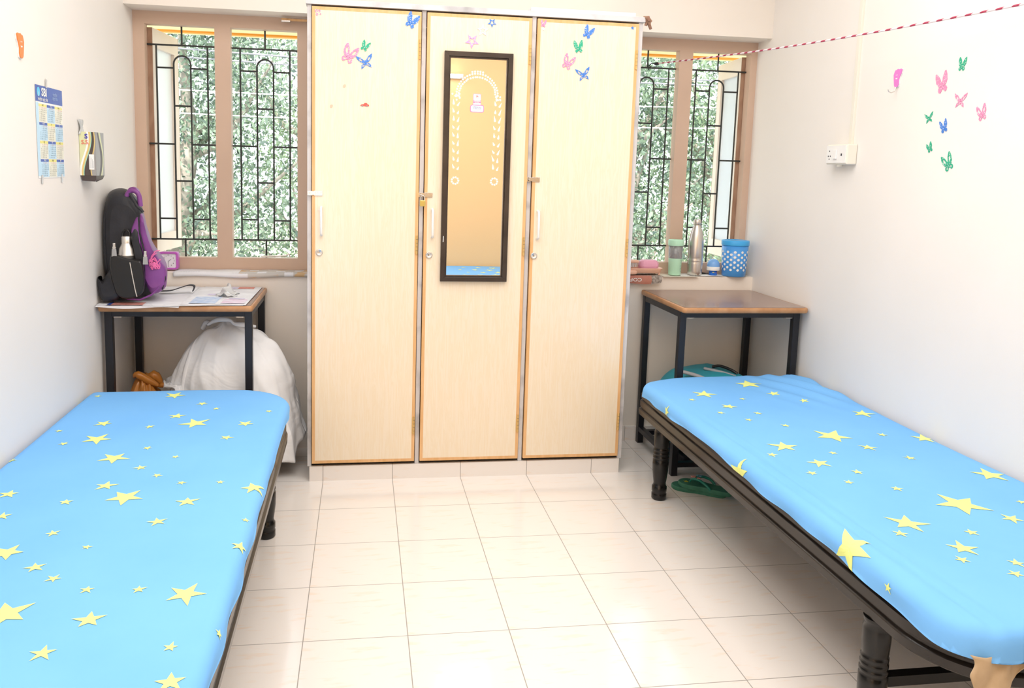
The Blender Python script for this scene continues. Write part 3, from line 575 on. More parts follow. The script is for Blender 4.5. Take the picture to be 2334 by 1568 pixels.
for r in range(4):
    for c in range(3):
        a = y0+.022+c*cw; top = 1.530-r*chh; blue = (r+c) % 2 == 1
        quad(a, a+cw, top-chh+.001, top-.009, 2 if blue else 4, 2); quad(a+.001, a+cw-.001, top-.009, top-.0005, 1 if blue else 3, 2)
        m.text(['जाने', 'फेब्रु', 'मार्च', 'एप्रिल', 'मे', 'जून', 'जुलै', 'ऑग', 'सप्टें', 'ऑक्टो', 'नोव्हें', 'डिसें'][r*3+c], .0075, (xl+.001, a+cw/2, top-.0048), Y_, Z_, 0 if blue else 7)
        for i in range(7):
            for j in range(5):
                dn = 1+i+7*j-(r*3+c) % 4
                if 0 < dn < 32: m.text(''.join(dg[int(q)] for q in str(dn)), .0068, (xl+.001, a+.009+j*(cw-.018)/4, top-.0128-i*.0068), Y_, Z_, 8 if i == 0 else 7)
m.build('printed_sheet', [WHITE, CALB, CALL, CALY, CALC, mat('faded_print', (.35, .5, .8), .3), CYAN, INK, RINK], cal)
for (y, z) in ((-.51, 1.598), (-.575, 1.284), (-.40, 1.286)):
    MB().add([(xl+.0016, y-.008, z-.012), (xl+.0016, y+.006, z-.014), (xl+.0016, y+.009, z+.014), (xl+.0016, y-.005, z+.016)], [(0, 1, 2, 3)]).build('tape', CLR, cal, solid=.0006)
tb = thing('carton', (xl, -.16, 1.272), 'open-bottomed upright carton lettered S.S. with a dark wave, taped to the left wall', 'box')
m = MB(); y0, y1, z0, z1, d = -.212, -.115, 1.296, 1.456, .056
for bx in ((xl, xl+.0015, y0, y1, z0, z1), (xl, xl+d, y0, y0+.0015, z0, z1), (xl, xl+d, y1-.0015, y1, z0, z1), (xl, xl+d, y0, y1, z1-.0015, z1)): m.box(*bx, 1)
m.box(xl+d-.0015, xl+d, y0, y1, z0, z1, 0)
W = d; H = z1-z0
def band(f0, f1, mi, lay, side=False):
    def pt(f, t): return (xl+W*f, y0-.0003-.0002*lay, z0+H*t) if not side else (xl+d+.0003+.0002*lay, y0+(y1-y0)*f, z0+H*t)
    for k in range(20):
        t0, t1 = k/20, (k+1)/20; m.add([pt(max(0, min(1, f0(t0))), t0), pt(max(0, min(1, f1(t0))), t0), pt(max(0, min(1, f1(t1))), t1), pt(max(0, min(1, f0(t1))), t1)], [(0, 1, 2, 3)], mi)
wv_ = lambda t: .56+.26*math.sin((t-.45)*PI*1.2)
thk = lambda t: .09+.30*(1-t)**1.6
band(lambda t: 0, lambda t: wv_(t)-.34, 2, 0); band(lambda t: wv_(t)-.34, lambda t: wv_(t)-.22, 1, 0); band(lambda t: wv_(t)-.22, lambda t: wv_(t)-.05, 4, 0); band(lambda t: wv_(t)-.09, lambda t: wv_(t)-.02, 5, 1)
band(lambda t: wv_(t)-.04, lambda t: wv_(t)+thk(t), 3, 2); band(lambda t: wv_(t)+thk(t), lambda t: wv_(t)+thk(t)+.07, 4, 1); band(lambda t: wv_(t)+thk(t)+.05, lambda t: 1, 6, 0)
band(lambda t: 0, lambda t: .35+.2*math.sin(t*4), 6, 0, True); band(lambda t: .35+.2*math.sin(t*4), lambda t: .55+.25*math.sin(t*4), 3, 0, True); band(lambda t: .55+.25*math.sin(t*4), lambda t: .72+.2*math.sin(t*4), 2, 0, True); band(lambda t: .72+.2*math.sin(t*4), lambda t: 1, 6, 0, True)
m.text('S.S.', .021, (xl+W*.38, y0-.0014, z0+H*.76), X_, Z_, 7, .012); m.text('S', .024, (xl+W*.44, y0-.0014, z0+H*.895), X_, Z_, 8, .03)
m.build('carton_body', [DKP, WHITE, YGRN, DKP, GOLD, AQUA, GREYP, RINK, NAVY], tb)
m = MB(); a0, a1 = xl+W*.58, xl+W*.90
m.add([(a0, y0-.0016, z0+.022), (a1, y0-.0016, z0+.022), (a1, y0-.0016, z0+.078), (a0, y0-.0016, z0+.078)], [(0, 1, 2, 3)], 0)
for k in range(4):
    q = a0+.003+k*.004; m.add([(q, y0-.0019, z0+.027), (q+.0009, y0-.0019, z0+.027), (q+.0009, y0-.0019, z0+.072-.006*k), (q, y0-.0019, z0+.072-.006*k)], [(0, 1, 2, 3)], 1)
m.build('price_label', [WHITE, GINK], tb)
m = MB(); m.add([(xl+.002, y0+.0005, z0), (xl+d, y0+.0005, z0), (xl+d*.9, y0+.006, z0-.022), (xl+.004, y0+.006, z0-.020)], [(0, 1, 2, 3)]); m.add([(xl+d-.001, y0+.002, z0), (xl+d-.001, y1, z0), (xl+d*.92, y1-.01, z0-.014), (xl+d*.8, y0+.03, z0-.024), (xl+d*.9, y0+.01, z0-.020)], [(0, 1, 2, 3, 4)])
m.build('torn_flap', DKP, tb, solid=.001)
MB().grid(6, 8, lambda u, v: (xl+.002+.006*math.sin(u*5+v*3)**2, y0-.010+.040*u+.006*math.sin(v*4), z1-.01+.055*v)).build('hanging_tape', CLR, tb, solid=.0008)
# ================================================================ BEDS
PROF = [(-.002, .318), (.001, .321), (.002, .342), (-.001, .346), (-.007, .348), (-.007, .354), (-.003, .357), (-.003, .380), (-.006, .383), (-.010, .385), (-.010, .390), (-.006, .393), (-.006, .410), (-.009, .416), (-.014, .418), (-.04, .400), (-.04, .318)]
LEGP = [(.027, 0), (.031, .005), (.031, .026), (.028, .031), (.031, .036), (.031, .056), (.0265, .062), (.0255, .072), (.029, .095), (.0325, .125), (.0335, .150), (.033, .172), (.030, .176), (.033, .181), (.033, .188), (.0295, .192), (.0325, .197), (.0325, .204), (.0295, .208), (.032, .213), (.032, .220), (.029, .224), (.031, .230), (.0325, .262), (.0325, .292), (.029, .305), (.033, .31), (.033, .318)]
def drape(x0, x1, y0, y1, rad, z, r, hem, bmp, warp=None):
    cx, cy, hx, hy = (x0+x1)/2, (y0+y1)/2, (x1-x0)/2, (y1-y0)/2
    def f(u, v, lift=0):
        px, py = u-cx, v-cy; R = rad[(0 if px >= 0 else 1) if py >= 0 else (3 if px >= 0 else 2)]
        qx, qy = abs(px)-hx+R, abs(py)-hy+R; ax, ay = max(qx, 0), max(qy, 0); L = math.hypot(ax, ay); sd = L+min(max(qx, qy), 0)-R
        if L > 1e-9: n = (ax/L*math.copysign(1, px), ay/L*math.copysign(1, py))
        else: n = (math.copysign(1, px), 0) if qx > qy else (0, math.copysign(1, py))
        so = sd+r; hm = hem(u, v)
        if so <= 0: p = [u, v, z+bmp(u, v)+lift]; out = False
        else:
            s = min(so, hm); out = so > hm+.012; bx, by = u-n[0]*so, v-n[1]*so; a = min(s/r, PI/2); e = max(0, s-r*PI/2)
            wv = .004*math.sin(bx*31+by*27)*min(1, e/.02)
            o = r*math.sin(a)+wv+lift*math.sin(a); p = [bx+n[0]*o, by+n[1]*o, z-r*(1-math.cos(a))-e+bmp(bx, by)*math.cos(a)+lift*math.cos(a)]
        if warp: p = warp(p)
        return p, out
    return f
def bed(name, label, X0, X1, Y0, Y1, rf, rn, legs, sheet, stars, seed, bars, lab2, lab3, nx=70, ny=170):
    t = thing(name, ((X0+X1)/2, (Y0+Y1)/2, 0), label, 'bed')
    path = rrect(X0, X1, Y0, Y1, [rf[1], rf[0], rn[0], rn[1]], 10); m = MB(); k = len(PROF)
    vs = [(x+nx_*o, y+ny_*o, z) for x, y, nx_, ny_ in path for o, z in PROF]; n = len(path)
    m.add(vs, [(a*k+b, ((a+1) % n)*k+b, ((a+1) % n)*k+(b+1) % k, a*k+(b+1) % k) for a in range(n) for b in range(k)], 0, True)
    fr_ = m.build('frame', PLASTIC_BED, t); e = fr_.modifiers.new('edges', 'EDGE_SPLIT'); e.split_angle = math.radians(38)
    MB().box(X0+.035, X1-.035, Y0+.035, Y1-.035, .375, .402).build('deck_board', MATT, t)
    for lx, ly in legs:
        g = MB(); g.lathe(LEGP, (lx, ly, 0), 28); g.build('leg', PLASTIC_LEG, t)
    for a, b in bars: MB().bar(a, b, .026, .026).build('crossbar', PLASTIC_LEG, t)
    S = sheet; x0, x1, y0, y1 = S['r']; z = S['z']
    ma = MB(); pth = rrect(x0+.012, x1-.012, y0+.012, y1-.012, [max(.02, q-.01) for q in S['rad']], 6)
    P = [(x, y) for x, y, _, _ in pth]; ma.plate(P, (0, 0, .4185), X_, Y_, z-.004-.4185-.006)
    if S.get('warp'): ma.v = [tuple(S['warp'](list(p))) for p in ma.v]
    ma.build('mattress', MATT, None, label=lab3, cat='mattress', bevel=.012, seg=3)
    f = drape(x0, x1, y0, y1, S['rad'], z, S['roll'], S['hem'], S['bump'], S.get('warp')); E_ = .09
    m = MB(); vs = []; out = []
    for i in range(nx+1):
        for j in range(ny+1):
            p, o = f(x0-E_+(x1-x0+2*E_)*i/nx, y0-E_+(y1-y0+2*E_)*j/ny); vs.append(p); out.append(o)
    fs = []
    for i in range(nx):
        for j in range(ny):
            q = (i*(ny+1)+j, (i+1)*(ny+1)+j, (i+1)*(ny+1)+j+1, i*(ny+1)+j+1)
            if not all(out[a] for a in q): fs.append(q)
    used = sorted({a for q in fs for a in q}); mp = {a: b for b, a in enumerate(used)}
    m.add([vs[a] for a in used], [tuple(mp[a] for a in q) for q in fs], 0, True)
    rnd = random.Random(seed)
    for sx, sy, R in stars:
        R *= 1.12; a0 = rnd.uniform(-.5, .5)+S.get('sa', 0); R5 = [R*rnd.uniform(.85, 1.2) for _ in range(5)]
        O = []
        for k in range(10):
            rr = R5[k//2] if k % 2 == 0 else R*.38; O.append((rr*math.cos(a0+PI*k/5), rr*math.sin(a0+PI*k/5)))
        D = 4 if R > .02 else 2
        for k in range(10):
            A, B = O[k], O[(k+1) % 10]; idx = {}; tv = []; tf = []
            for i in range(D+1):
                for j in range(D+1-i):
                    idx[i, j] = len(tv); px, py = A[0]*i/D+B[0]*j/D, A[1]*i/D+B[1]*j/D
                    tv.append(f(sx+px, sy+py, .0011)[0])
            for i in range(D):
                for j in range(D-i):
                    tf.append((idx[i, j], idx[i+1, j], idx[i, j+1]))
                    if i+j < D-1: tf.append((idx[i+1, j], idx[i+1, j+1], idx[i, j+1]))
            m.add(tv, tf, 1, False)
    o = m.build('bedsheet', [SHEET, STAR], None, label=lab2, cat='bedsheet')
    return t
SL= [(-0.82, -0.29, 0.013), (-0.542, -0.298, 0.037), (-0.42, -0.409, 0.018), (-0.358, -0.474, 0.014), (-0.168, -0.516, 0.013), (-0.478, -0.55, 0.027), (-0.399, -0.639, 0.046), (-0.7, -0.618, 0.028), (-0.542, -0.66, 0.016), (-0.815, -0.694, 0.012), (-0.23, -0.661, 0.027), (-0.757, -0.821, 0.015), (-0.27, -0.802, 0.021), (-0.672, -0.78, 0.043), (-0.494, -0.876, 0.014), (-0.392, -0.963, 0.012), (-0.568, -0.962, 0.043), (-0.47, -1.046, 0.018), (-0.132, -1.215, 0.033), (-0.855, -0.958, 0.014), (-0.41, -1.107, 0.014), (-0.227, -1.168, 0.012), (-0.526, -1.177, 0.027), (-0.455, -1.256, 0.048), (-0.754, -1.219, 0.024), (-0.593, -1.281, 0.017), (-0.29, -1.292, 0.027), (-0.332, -1.164, 0.012), (-0.714, -1.356, 0.019), (-0.336, -1.41, 0.021), (-0.124, -1.419, 0.01), (-0.56, -1.46, 0.015), (-0.459, -1.539, 0.011), (-0.117, -1.557, 0.02), (-0.624, -1.55, 0.037), (-0.536, -1.627, 0.02), (-0.479, -1.682, 0.015), (-0.395, -1.736, 0.014), (-0.292, -1.744, 0.014), (-0.194, -1.769, 0.038), (-0.518, -1.815, 0.049), (-0.354, -1.852, 0.028), (-0.182, -1.954, 0.014), (-0.4, -1.954, 0.021), (-0.102, -1.894, 0.011), (-0.159, -2.056, 0.026), (-0.899, -0.813, 0.018), (-0.873, -0.308, 0.014)]
SR= [(1.802, -0.254, 0.054), (1.546, -0.376, 0.045), (1.318, -0.498, 0.025), (1.459, -0.454, 0.015), (1.676, -0.452, 0.013), (1.57, -0.554, 0.03), (1.839, -0.4, 0.025), (1.904, -0.515, 0.018), (2.098, -0.324, 0.026), (1.971, -0.292, 0.009), (1.498, -0.636, 0.015), (1.641, -0.647, 0.016), (1.563, -0.728, 0.015), (1.666, -0.802, 0.016), (2.046, -0.683, 0.038), (1.771, -0.923, 0.064), (1.966, -0.914, 0.016), (2.092, -0.96, 0.038), (1.54, -1.017, 0.043), (1.828, -1.038, 0.026), (1.67, -1.087, 0.014), (1.461, -1.083, 0.016), (1.906, -1.138, 0.018), (1.306, -1.12, 0.047), (1.574, -1.167, 0.032), (1.505, -1.242, 0.016), (1.651, -1.246, 0.017), (1.576, -1.316, 0.014), (1.689, -1.373, 0.017), (1.256, -1.318, 0.01), (2.056, -1.296, 0.05), (1.796, -1.493, 0.069), (1.566, -1.585, 0.047), (1.978, -1.498, 0.013), (1.506, -1.64, 0.018), (1.862, -1.594, 0.026), (1.695, -1.652, 0.018), (1.338, -1.68, 0.06), (1.607, -1.729, 0.034), (1.56, -1.785, 0.017), (1.318, -1.836, 0.012), (1.678, -1.812, 0.018), (1.633, -1.86, 0.017)]

def bumpL(u, v): return .0016*math.sin(u*9+v*4)+.0014*math.sin(v*7-u*5)
hemL = lambda u, v: (.060+.014*math.sin(v*3.1+1.1)+.004*math.sin(v*11)) if u > -.2 else .05
bed('bed', 'left cot bed with dark ribbed frame along the left wall', -.873, -.114, -2.115, -.215, (.02, .20), (.02, .02), [(-.178, -.520), (-.805, -.520), (-.178, -1.96), (-.805, -1.96)],
    dict(r=(-.872, -.104, -2.16, -.205), z=.472, rad=[.21, .03, .03, .03], roll=.028, hem=hemL, bump=bumpL, sa=.25), SL, 11, [], 'blue bedsheet with yellow stars covering the left bed', 'thin mattress under the sheet of the left bed')
def bumpR(u, v):
    w_ = .0018*math.sin(u*8+v*5)+.0014*math.sin(v*6-u*7)
    a = math.exp(-((u-2.02)/.16)**2-((v+.30)/.22)**2); w_ += a*(.012+.010*math.sin(u*60+v*26))
    e = math.exp(-((u-1.40)/.05)**2)*(1 if v < -.9 else math.exp(-((v+.9)/.25)**2)); w_ += e*.004*math.sin(u*150+v*6)
    return w_
def warpR(p):
    if p[1] > -.55:
        t = (p[1]+.55)/.45; k = max(0, 1-(p[0]-1.33)/.30); p[1] -= .115*t*k*k
        p[2] += .0
    return p
hemR = lambda u, v: (.068+.012*math.sin(v*2.6+.6)+.005*math.sin(v*9)) if (u < 1.6 or v < -1.9) else .05
bed('bed', 'right cot bed with dark ribbed frame along the right wall', 1.362, 2.128, -2.035, -.125, (.02, .02), (.20, .02), [(1.408, -.305), (2.06, -.305), (1.388, -1.745), (2.06, -1.745)],
    dict(r=(1.336, 2.135, -2.080, -.092), z=.474, rad=[.10, .06, .10, .03], roll=.030, hem=hemR, bump=bumpR, warp=warpR, sa=.1), SR, 12, [((1.42, -1.745, .155), (2.06, -1.745, .155))], 'blue bedsheet with yellow stars and a rumpled far corner covering the right bed', 'thin mattress under the sheet of the right bed')
m = MB(); m.add([(1.3728, -1.7615, .182), (1.3748, -1.7665, .182), (1.3748, -1.7665, .198), (1.3728, -1.7615, .198)], [(0, 1, 2, 3)])
# rag hanging out from under the sheet at the near corner of the right bed
def rag(u, v):
    a = -.02+.26*u; x = 1.375+a; y = -2.062-.010*math.sin(u*9)-.01*v; ln = .085*(math.exp(-((u-.16)/.10)**2))+.035+.010*math.sin(u*23)
    return (x+.006*math.sin(v*7+u*5), y-.006*math.sin(u*22+v*3), .425-v*ln*1.3)
MB().grid(36, 14, rag).build('rag', BROWNCL, label='torn brown cloth hanging out under the sheet at the near corner of the right bed', cat='rag', solid=.002)
SB = [(1.0+.13*i+.05*(j % 2), -3.10-.16*j, .02+.012*((i*7+j*3) % 3)) for i in range(9) for j in range(4)]+[(.80, -3.2, .03), (.72, -3.45, .02)]
bed('bed', 'cot bed along the peach wall, seen only in the wardrobe mirror', .66, 2.10, -3.735, -2.985, (.02, .02), (.02, .02), [(.75, -3.05), (2.02, -3.05), (.75, -3.66), (2.02, -3.66)],
    dict(r=(.645, 2.11, -3.745, -2.965), z=.505, rad=[.03]*4, roll=.03, hem=lambda u, v: .07, bump=bumpL, sa=0), SB, 13, [], 'blue starred bedsheet on the bed by the peach wall, reflected in the mirror', 'mattress of the bed by the peach wall', 70, 50)
tl = thing('tube_light', (.70, YF, 2.17), 'white tube light on the peach wall, its end reflected in the mirror', 'lamp')
MB().box(.05, 1.03, YF, YF+.035, 2.155, 2.195).build('batten', WPLAST, tl, bevel=.004)
MB().cyl((.08, YF+.055, 2.175), (1.0, YF+.055, 2.175), .014, n=16).build('tube', mat('tube_glow', (1, 1, 1), .4, emit=(1, .98, .94), es=7), tl)
for x in (.06, 1.01): MB().box(x-.012, x+.012, YF+.03, YF+.075, 2.158, 2.192).build('end_holder', WPLAST, tl, bevel=.003)
# ================================================================ DESKS
def desk(x0, x1, y0, y1, zt, label):
    t = thing('desk', ((x0+x1)/2, (y0+y1)/2, 0), label, 'desk'); r = .030
    m = MB(); m.plate([(x, y) for x, y, _, _ in rrect(x0+.010, x1-.010, y0+.010, y1-.010, .012, 4)], (0, 0, zt-.024), X_, Y_, .024)
    m.build('desk_top', TOP, t, bevel=.001)
    m = MB(); pr = [(-.011, -.001), (-.004, -.0008), (-.0008, -.005), (0, -.012), (-.0008, -.020), (-.004, -.0245), (-.011, -.025)]
    pth = rrect(x0, x1, y0, y1, .018, 5); n = len(pth); k = len(pr)
    m.add([(x+a*o, y+b*o, zt+z) for x, y, a, b in pth for o, z in pr], [(i*k+j, ((i+1) % n)*k+j, ((i+1) % n)*k+(j+1) % k, i*k+(j+1) % k) for i in range(n) for j in range(k)], 0, True)
    m.build('lipping', LIP, t)
    q = .013; A = [(x0+.010, y0+.055), (x1-.010-r, y0+.055), (x0+.010, y1-.012-r), (x1-.010-r, y1-.012-r)]
    for x, y in A: MB().box(x, x+r, y, y+r, 0, zt-.025).build('leg', BLACKM, t, bevel=.002)
    zz = zt-.026
    for a, b in ((0, 1), (2, 3), (0, 2), (1, 3)):
        xa, ya = A[a]; xb, yb = A[b]
        bx = (xa+r, xb, ya+.002, ya+r-.002) if a in (0, 2) and b == a+1 else (xa+.002, xa+r-.002, ya+r, yb)
        MB().box(*bx, zz-.028, zz).build('apron_rail', BLACKM, t)
        MB().box(*bx, .040 if b == a+1 else .062, .062 if b == a+1 else .086).build('stretcher', BLACKM, t)
    for x, s in ((x0+.045, 1), (x1-.075, -1)): MB().add([(x, y0+.06, zt-.056), (x+.03, y0+.06, zt-.056), (x+.03, y0+.085, zt-.062), (x, y0+.085, zt-.062)], [(0, 1, 2, 3)]).build('corner_bracket', STEEL, t, solid=.002)
    return t
desk(-.874, -.277, -.100, .420, .785, 'left desk with a newspaper on its top and black steel legs')
desk(1.546, 2.136, -.125, .420, .785, 'right desk with a bare brown laminate top under the right window')
# newspaper on the left desk
np_ = thing('newspaper', (-.58, .15, .7855), 'newspaper sheets spread over the left desk', 'newspaper')
def sheet_(name, x0, x1, y0, y1, z, mt, sk=0, seed=0, over=0, wav=.0012):
    def f(u, v):
        x = x0+(x1-x0)*u+sk*v; y = y0+(y1-y0)*v+.006*math.sin(u*7+seed)*(1-v); zz = z+wav*(1+math.sin(u*9+v*5+seed))*.5
        if over and y < -.100: zz -= (-.100-y)*over; 
        return (x, y, zz)
    return MB().grid(24, 16, f).build(name, mt, np_)
sheet_('news_sheet', -.872, -.315, -.103, .412, .7860, NEWS, .0, 1); sheet_('news_sheet', -.874, -.56, -.122, .412, .7876, NEWS, -.02, 2, .35); sheet_('news_sheet', -.56, -.305, -.094, .410, .7874, NEWS, .005, 3)
PMAT = [NB, NR, NP, NV, CALB]
def patch(x0, x1, y0, y1, mi, z=.7895, txt=None, size=.04, tm=None):
    m = MB(); m.grid(8, 4, lambda u, v: (x0+(x1-x0)*u, y0+(y1-y0)*v, z+.0003*math.sin(u*5)), 0)
    if txt: m.text(txt, size, ((x0+x1)/2, (y0+y1)/2, z+.0008), X_, Y_, 1, .01)
    m.build('printed_picture', [PMAT[mi], tm or WHITE], np_)
patch(-.82, -.70, -.105, -.045, 1, .7902); patch(-.835, -.82, -.105, -.045, 4, .7902); patch(-.535, -.43, -.06, .11, 0); patch(-.50, -.44, .15, .19, 3); patch(-.40, -.33, .34, .40, 1, .7895); patch(-.46, -.40, .34, .40, 3); patch(-.41, -.315, -.06, .04, 2); patch(-.395, -.33, .05, .075, 3, .7895)
wr = MB(); rw = random.Random(9); wr.grid(12, 12, lambda u, v: (-.455+.075*u+.01*math.sin(v*9), .10+.10*v+.01*math.sin(u*8), .791+.045*math.exp(-((u-.45)/.22)**2)*(.3+v*.7)+.003*math.sin(u*17+v*13)))
wr.build('plastic_wrapper', CLR, label='crumpled clear plastic wrapper on the newspaper', cat='wrapper', solid=.0006)
# ================================================================ BACKPACK (stands with its side to the camera, back against the left wall)
bp = thing('backpack', (-.76, .10, .79), 'black and purple backpack standing on the left desk', 'backpack')
def puff(name, mt, outline, ya, yb, dome=.35, steps=9, parent=bp, sub=0, label=None, **k):
    # outline in (x,z); lofted along Y and rounded off at both ends
    n = len(outline); cx = sum(p[0] for p in outline)/n; cz = sum(p[1] for p in outline)/n; m = MB(); vs = []
    for i in range(steps+1):
        a = PI*i/steps; y = ya+(yb-ya)*(1-math.cos(a))/2; s = 1-dome*(1-math.sin(a))**1.6
        for x, z in outline: vs.append((max(XL+.004, cx+(x-cx)*s-.24*(y-ya)), y, max(.7915, cz+(z-cz)*s)))
    m.add(vs, [(i*n+j, i*n+(j+1) % n, (i+1)*n+(j+1) % n, (i+1)*n+j) for i in range(steps) for j in range(n)], 0, True)
    m.add(vs[:n], [tuple(range(n))[::-1]], 0, True); m.add(vs[-n:], [tuple(range(n))], 0, True)
    return m.build(name, mt, parent, label=label, **k)
def sm(pts, closed=True, q=4):
    n = len(pts); out = []
    for i in range(n if closed else n-1):
        p0, p1, p2, p3 = [pts[(i+k) % n] if closed else pts[min(max(i+k, 0), n-1)] for k in (-1, 0, 1, 2)]
        for t in range(q):
            t /= q; out.append(tuple(.5*(2*p1[c]+(p2[c]-p0[c])*t+(2*p0[c]-5*p1[c]+4*p2[c]-p3[c])*t*t+(3*p1[c]-p0[c]-3*p2[c]+p3[c])*t**3) for c in range(len(p1))))
    if not closed: out.append(tuple(pts[-1]))
    return out
def px(x, y, Y=-.02):    # a point of the bag's side, from its measured outline
    k = (3.368+Y)/1.0; dx = .14501+(x-1088.54)/1810.6*.989397+(622.63-y)/1810.6*-.00810279; dy = .98137915+(x-1088.54)/1810.6*-.1427827+(622.63-y)/1810.6*.12848374; dz = -.12596448+(x-1088.54)/1810.6*.02658335+(622.63-y)/1810.6*.99167851
    return (max(.1566+k*dx/dy, XL+.006), 1.3462+k*dz/dy)
O = sm([px(*p) for p in [(243, 450), (258, 434), (282, 432), (303, 444), (322, 470), (331, 510), (340, 560), (352, 610), (360, 650), (350, 676), (300, 684), (255, 680), (244, 640), (238, 560), (237, 500)]])
puff('main_compartment', BAGBLK, O, -.035, .235, .28)
O = sm([px(*p) for p in [(318, 486), (328, 488), (336, 520), (350, 560), (368, 588), (384, 612), (385, 640), (379, 662), (352, 674), (334, 650), (322, 600), (312, 560), (309, 520)]])
puff('front_pocket', PURP, O, -.045, .225, .22, label='purple front pocket')
O = sm([px(*p, -.05) for p in [(306, 516), (315, 520), (320, 550), (330, 590), (333, 640), (322, 668), (312, 640), (308, 580), (300, 540)]])
puff('side_gusset', BAGBLK, O, -.062, -.01, .3)
O = sm([px(*p, -.05) for p in [(312, 496), (318, 500), (321, 530), (322, 560), (314, 590), (307, 560), (300, 530), (305, 510)]])
puff('purple_panel', PURP, O, -.058, -.01, .3, label='purple side panel')
O = sm([px(*p, -.06) for p in [(262, 578), (290, 584), (318, 590), (330, 596), (337, 640), (330, 668), (300, 680), (275, 672), (262, 640), (256, 600)]])
puff('mesh_pocket', BAGSHN, O, -.100, -.02, .12, label='shiny black side pocket')
O = sm([px(*p, -.03) for p in [(228, 628), (240, 640), (262, 612), (276, 640), (282, 676), (250, 684), (238, 676), (230, 650)]])
puff('shoulder_strap', BAGBLK, O, -.085, -.01, .4)
O = sm([px(*p) for p in [(240, 455), (233, 480), (231, 540), (233, 600), (238, 640), (247, 640), (247, 560), (247, 490), (252, 452)]])
puff('back_padding', BAGBLK, O, -.01, .22, .3)
P = [px(*p, -.02) for p in [(279, 466), (286, 440), (297, 430), (312, 438), (317, 466)]]
m = MB(); S_ = sm(P, False, 5); vs = []; m.tube([(x+.003, -.01, z-.008) for x, z in S_], .0095, 10)
for x, z in S_: vs += [(x, -.005, z-.002), (x-.01, .055, z-.002), (x-.01, .055, z+.006), (x, -.005, z+.006)]
for i in range(len(S_)-1): m.add(vs[i*4:i*4+8], [(0, 1, 5, 4), (1, 2, 6, 5), (2, 3, 7, 6), (3, 0, 4, 7)], 0, True)
m.build('carry_handle', PURP, bp, label='purple carry handle', bevel=.002)
def strip(name, pts, Y, w_, mt, r=None, **k):
    return MB().tube([(px(a, b, Y)[0], Y, px(a, b, Y)[1]) for a, b in pts], w_, 7).build(name, mt, bp, **k)
strip('lid_seam', [(296, 440), (304, 455), (312, 470), (322, 478), (326, 484)], -.045, .006, BAGBLK)
strip('piping', [(340, 650), (352, 630), (366, 614), (374, 608), (377, 636), (370, 660)], -.036, .0028, BAGBLK)
strip('piping', [(318, 488), (316, 500), (318, 530), (328, 570), (334, 600)], -.056, .0035, BAGBLK)
strip('base_trim', [(272, 662), (290, 681), (320, 683), (345, 672), (362, 656)], -.070, .004, PURP, label='purple base trim')
strip('side_zip', [(296, 598), (302, 630), (308, 660), (312, 676)], -.101, .0022, STEEL)
def pull(a, b):
    x, z = px(a, b, -.09); m = MB(); m.box(x-.005, x+.005, -.095, -.090, z+.012, z+.032, 0); m.lathe([(.006, -.004), (.006, .004)], (x, -.092, z+.014), 12, 0, 'Y')
    m.hexa([(x-.010, -.098, z-.022), (x+.010, -.098, z-.022), (x+.010, -.092, z-.022), (x-.010, -.092, z-.022), (x-.0075, -.098, z+.010), (x+.0075, -.098, z+.010), (x+.0075, -.092, z+.010), (x-.0075, -.092, z+.010)], 1)
    m.build('zip_pull', [CHROME, GREYP], bp, bevel=.002, label='grey rubber zip pull')
pull(261, 572); pull(332, 590)
m = MB(); rs = random.Random(4)
for k in range(15):
    a0 = (343+rs.uniform(-4, 6), 600+rs.uniform(-10, 10)); pts = [a0]
    for q in range(5): a0 = (a0[0]+rs.uniform(-1, 7), a0[1]+rs.uniform(-9, 11)*(1 if k % 2 else -1)*.8); pts.append((min(a0[0], 364), max(572, min(652, a0[1]))))
    pts = sm(pts, False, 4); m.tube([(px(x, y, -.052)[0], -.0505+.010*max(0, (x-350)/20), px(x, y, -.052)[1]) for x, y in pts], [.0028*(1-.6*abs(i/len(pts)-.4)) for i in range(len(pts))], 5)
m.build('pink_graphic', PINK, bp, label='hot pink swirling print')
m = MB(); vs = []
for x, z in sm([(-.70, .800), (-.66, .802), (-.62, .815), (-.585, .826), (-.562, .822), (-.568, .800)], False, 5): vs += [(x, .18, z), (x, .215, z)]
for i in range(len(vs)//2-1): m.add(vs[2*i:2*i+4], [(0, 1, 3, 2)], 0, True)
m.build('webbing_strap', BAGBLK, bp, solid=.002)
bt = thing('steel_bottle', (px(290, 600, -.065)[0], -.06, .87), 'steel water bottle with a black loop cap in the backpack\'s side pocket', 'bottle')
bx, bz = px(291, 640, -.046); m = MB(); m.lathe([(.030, .0), (.0325, .004), (.0325, .120), (.034, .122), (.034, .126), (.031, .130), (.029, .150), (.021, .166), (.019, .172)], (bx, -.046, bz-.02), 32); m.build('bottle_body', STEEL, bt)
m = MB(); m.lathe([(.0195, .172), (.0195, .198), (.017, .200)], (bx, -.046, bz-.02), 28); m.build('bottle_cap', STEEL, bt)
MB().tube([(bx-.014, -.046, bz+.180), (bx-.013, -.046, bz+.195), (bx-.004, -.046, bz+.204), (bx+.006, -.046, bz+.203), (bx+.013, -.046, bz+.192), (bx+.014, -.046, bz+.180)], .004, 8).build('cap_loop', BAGSHN, bt)
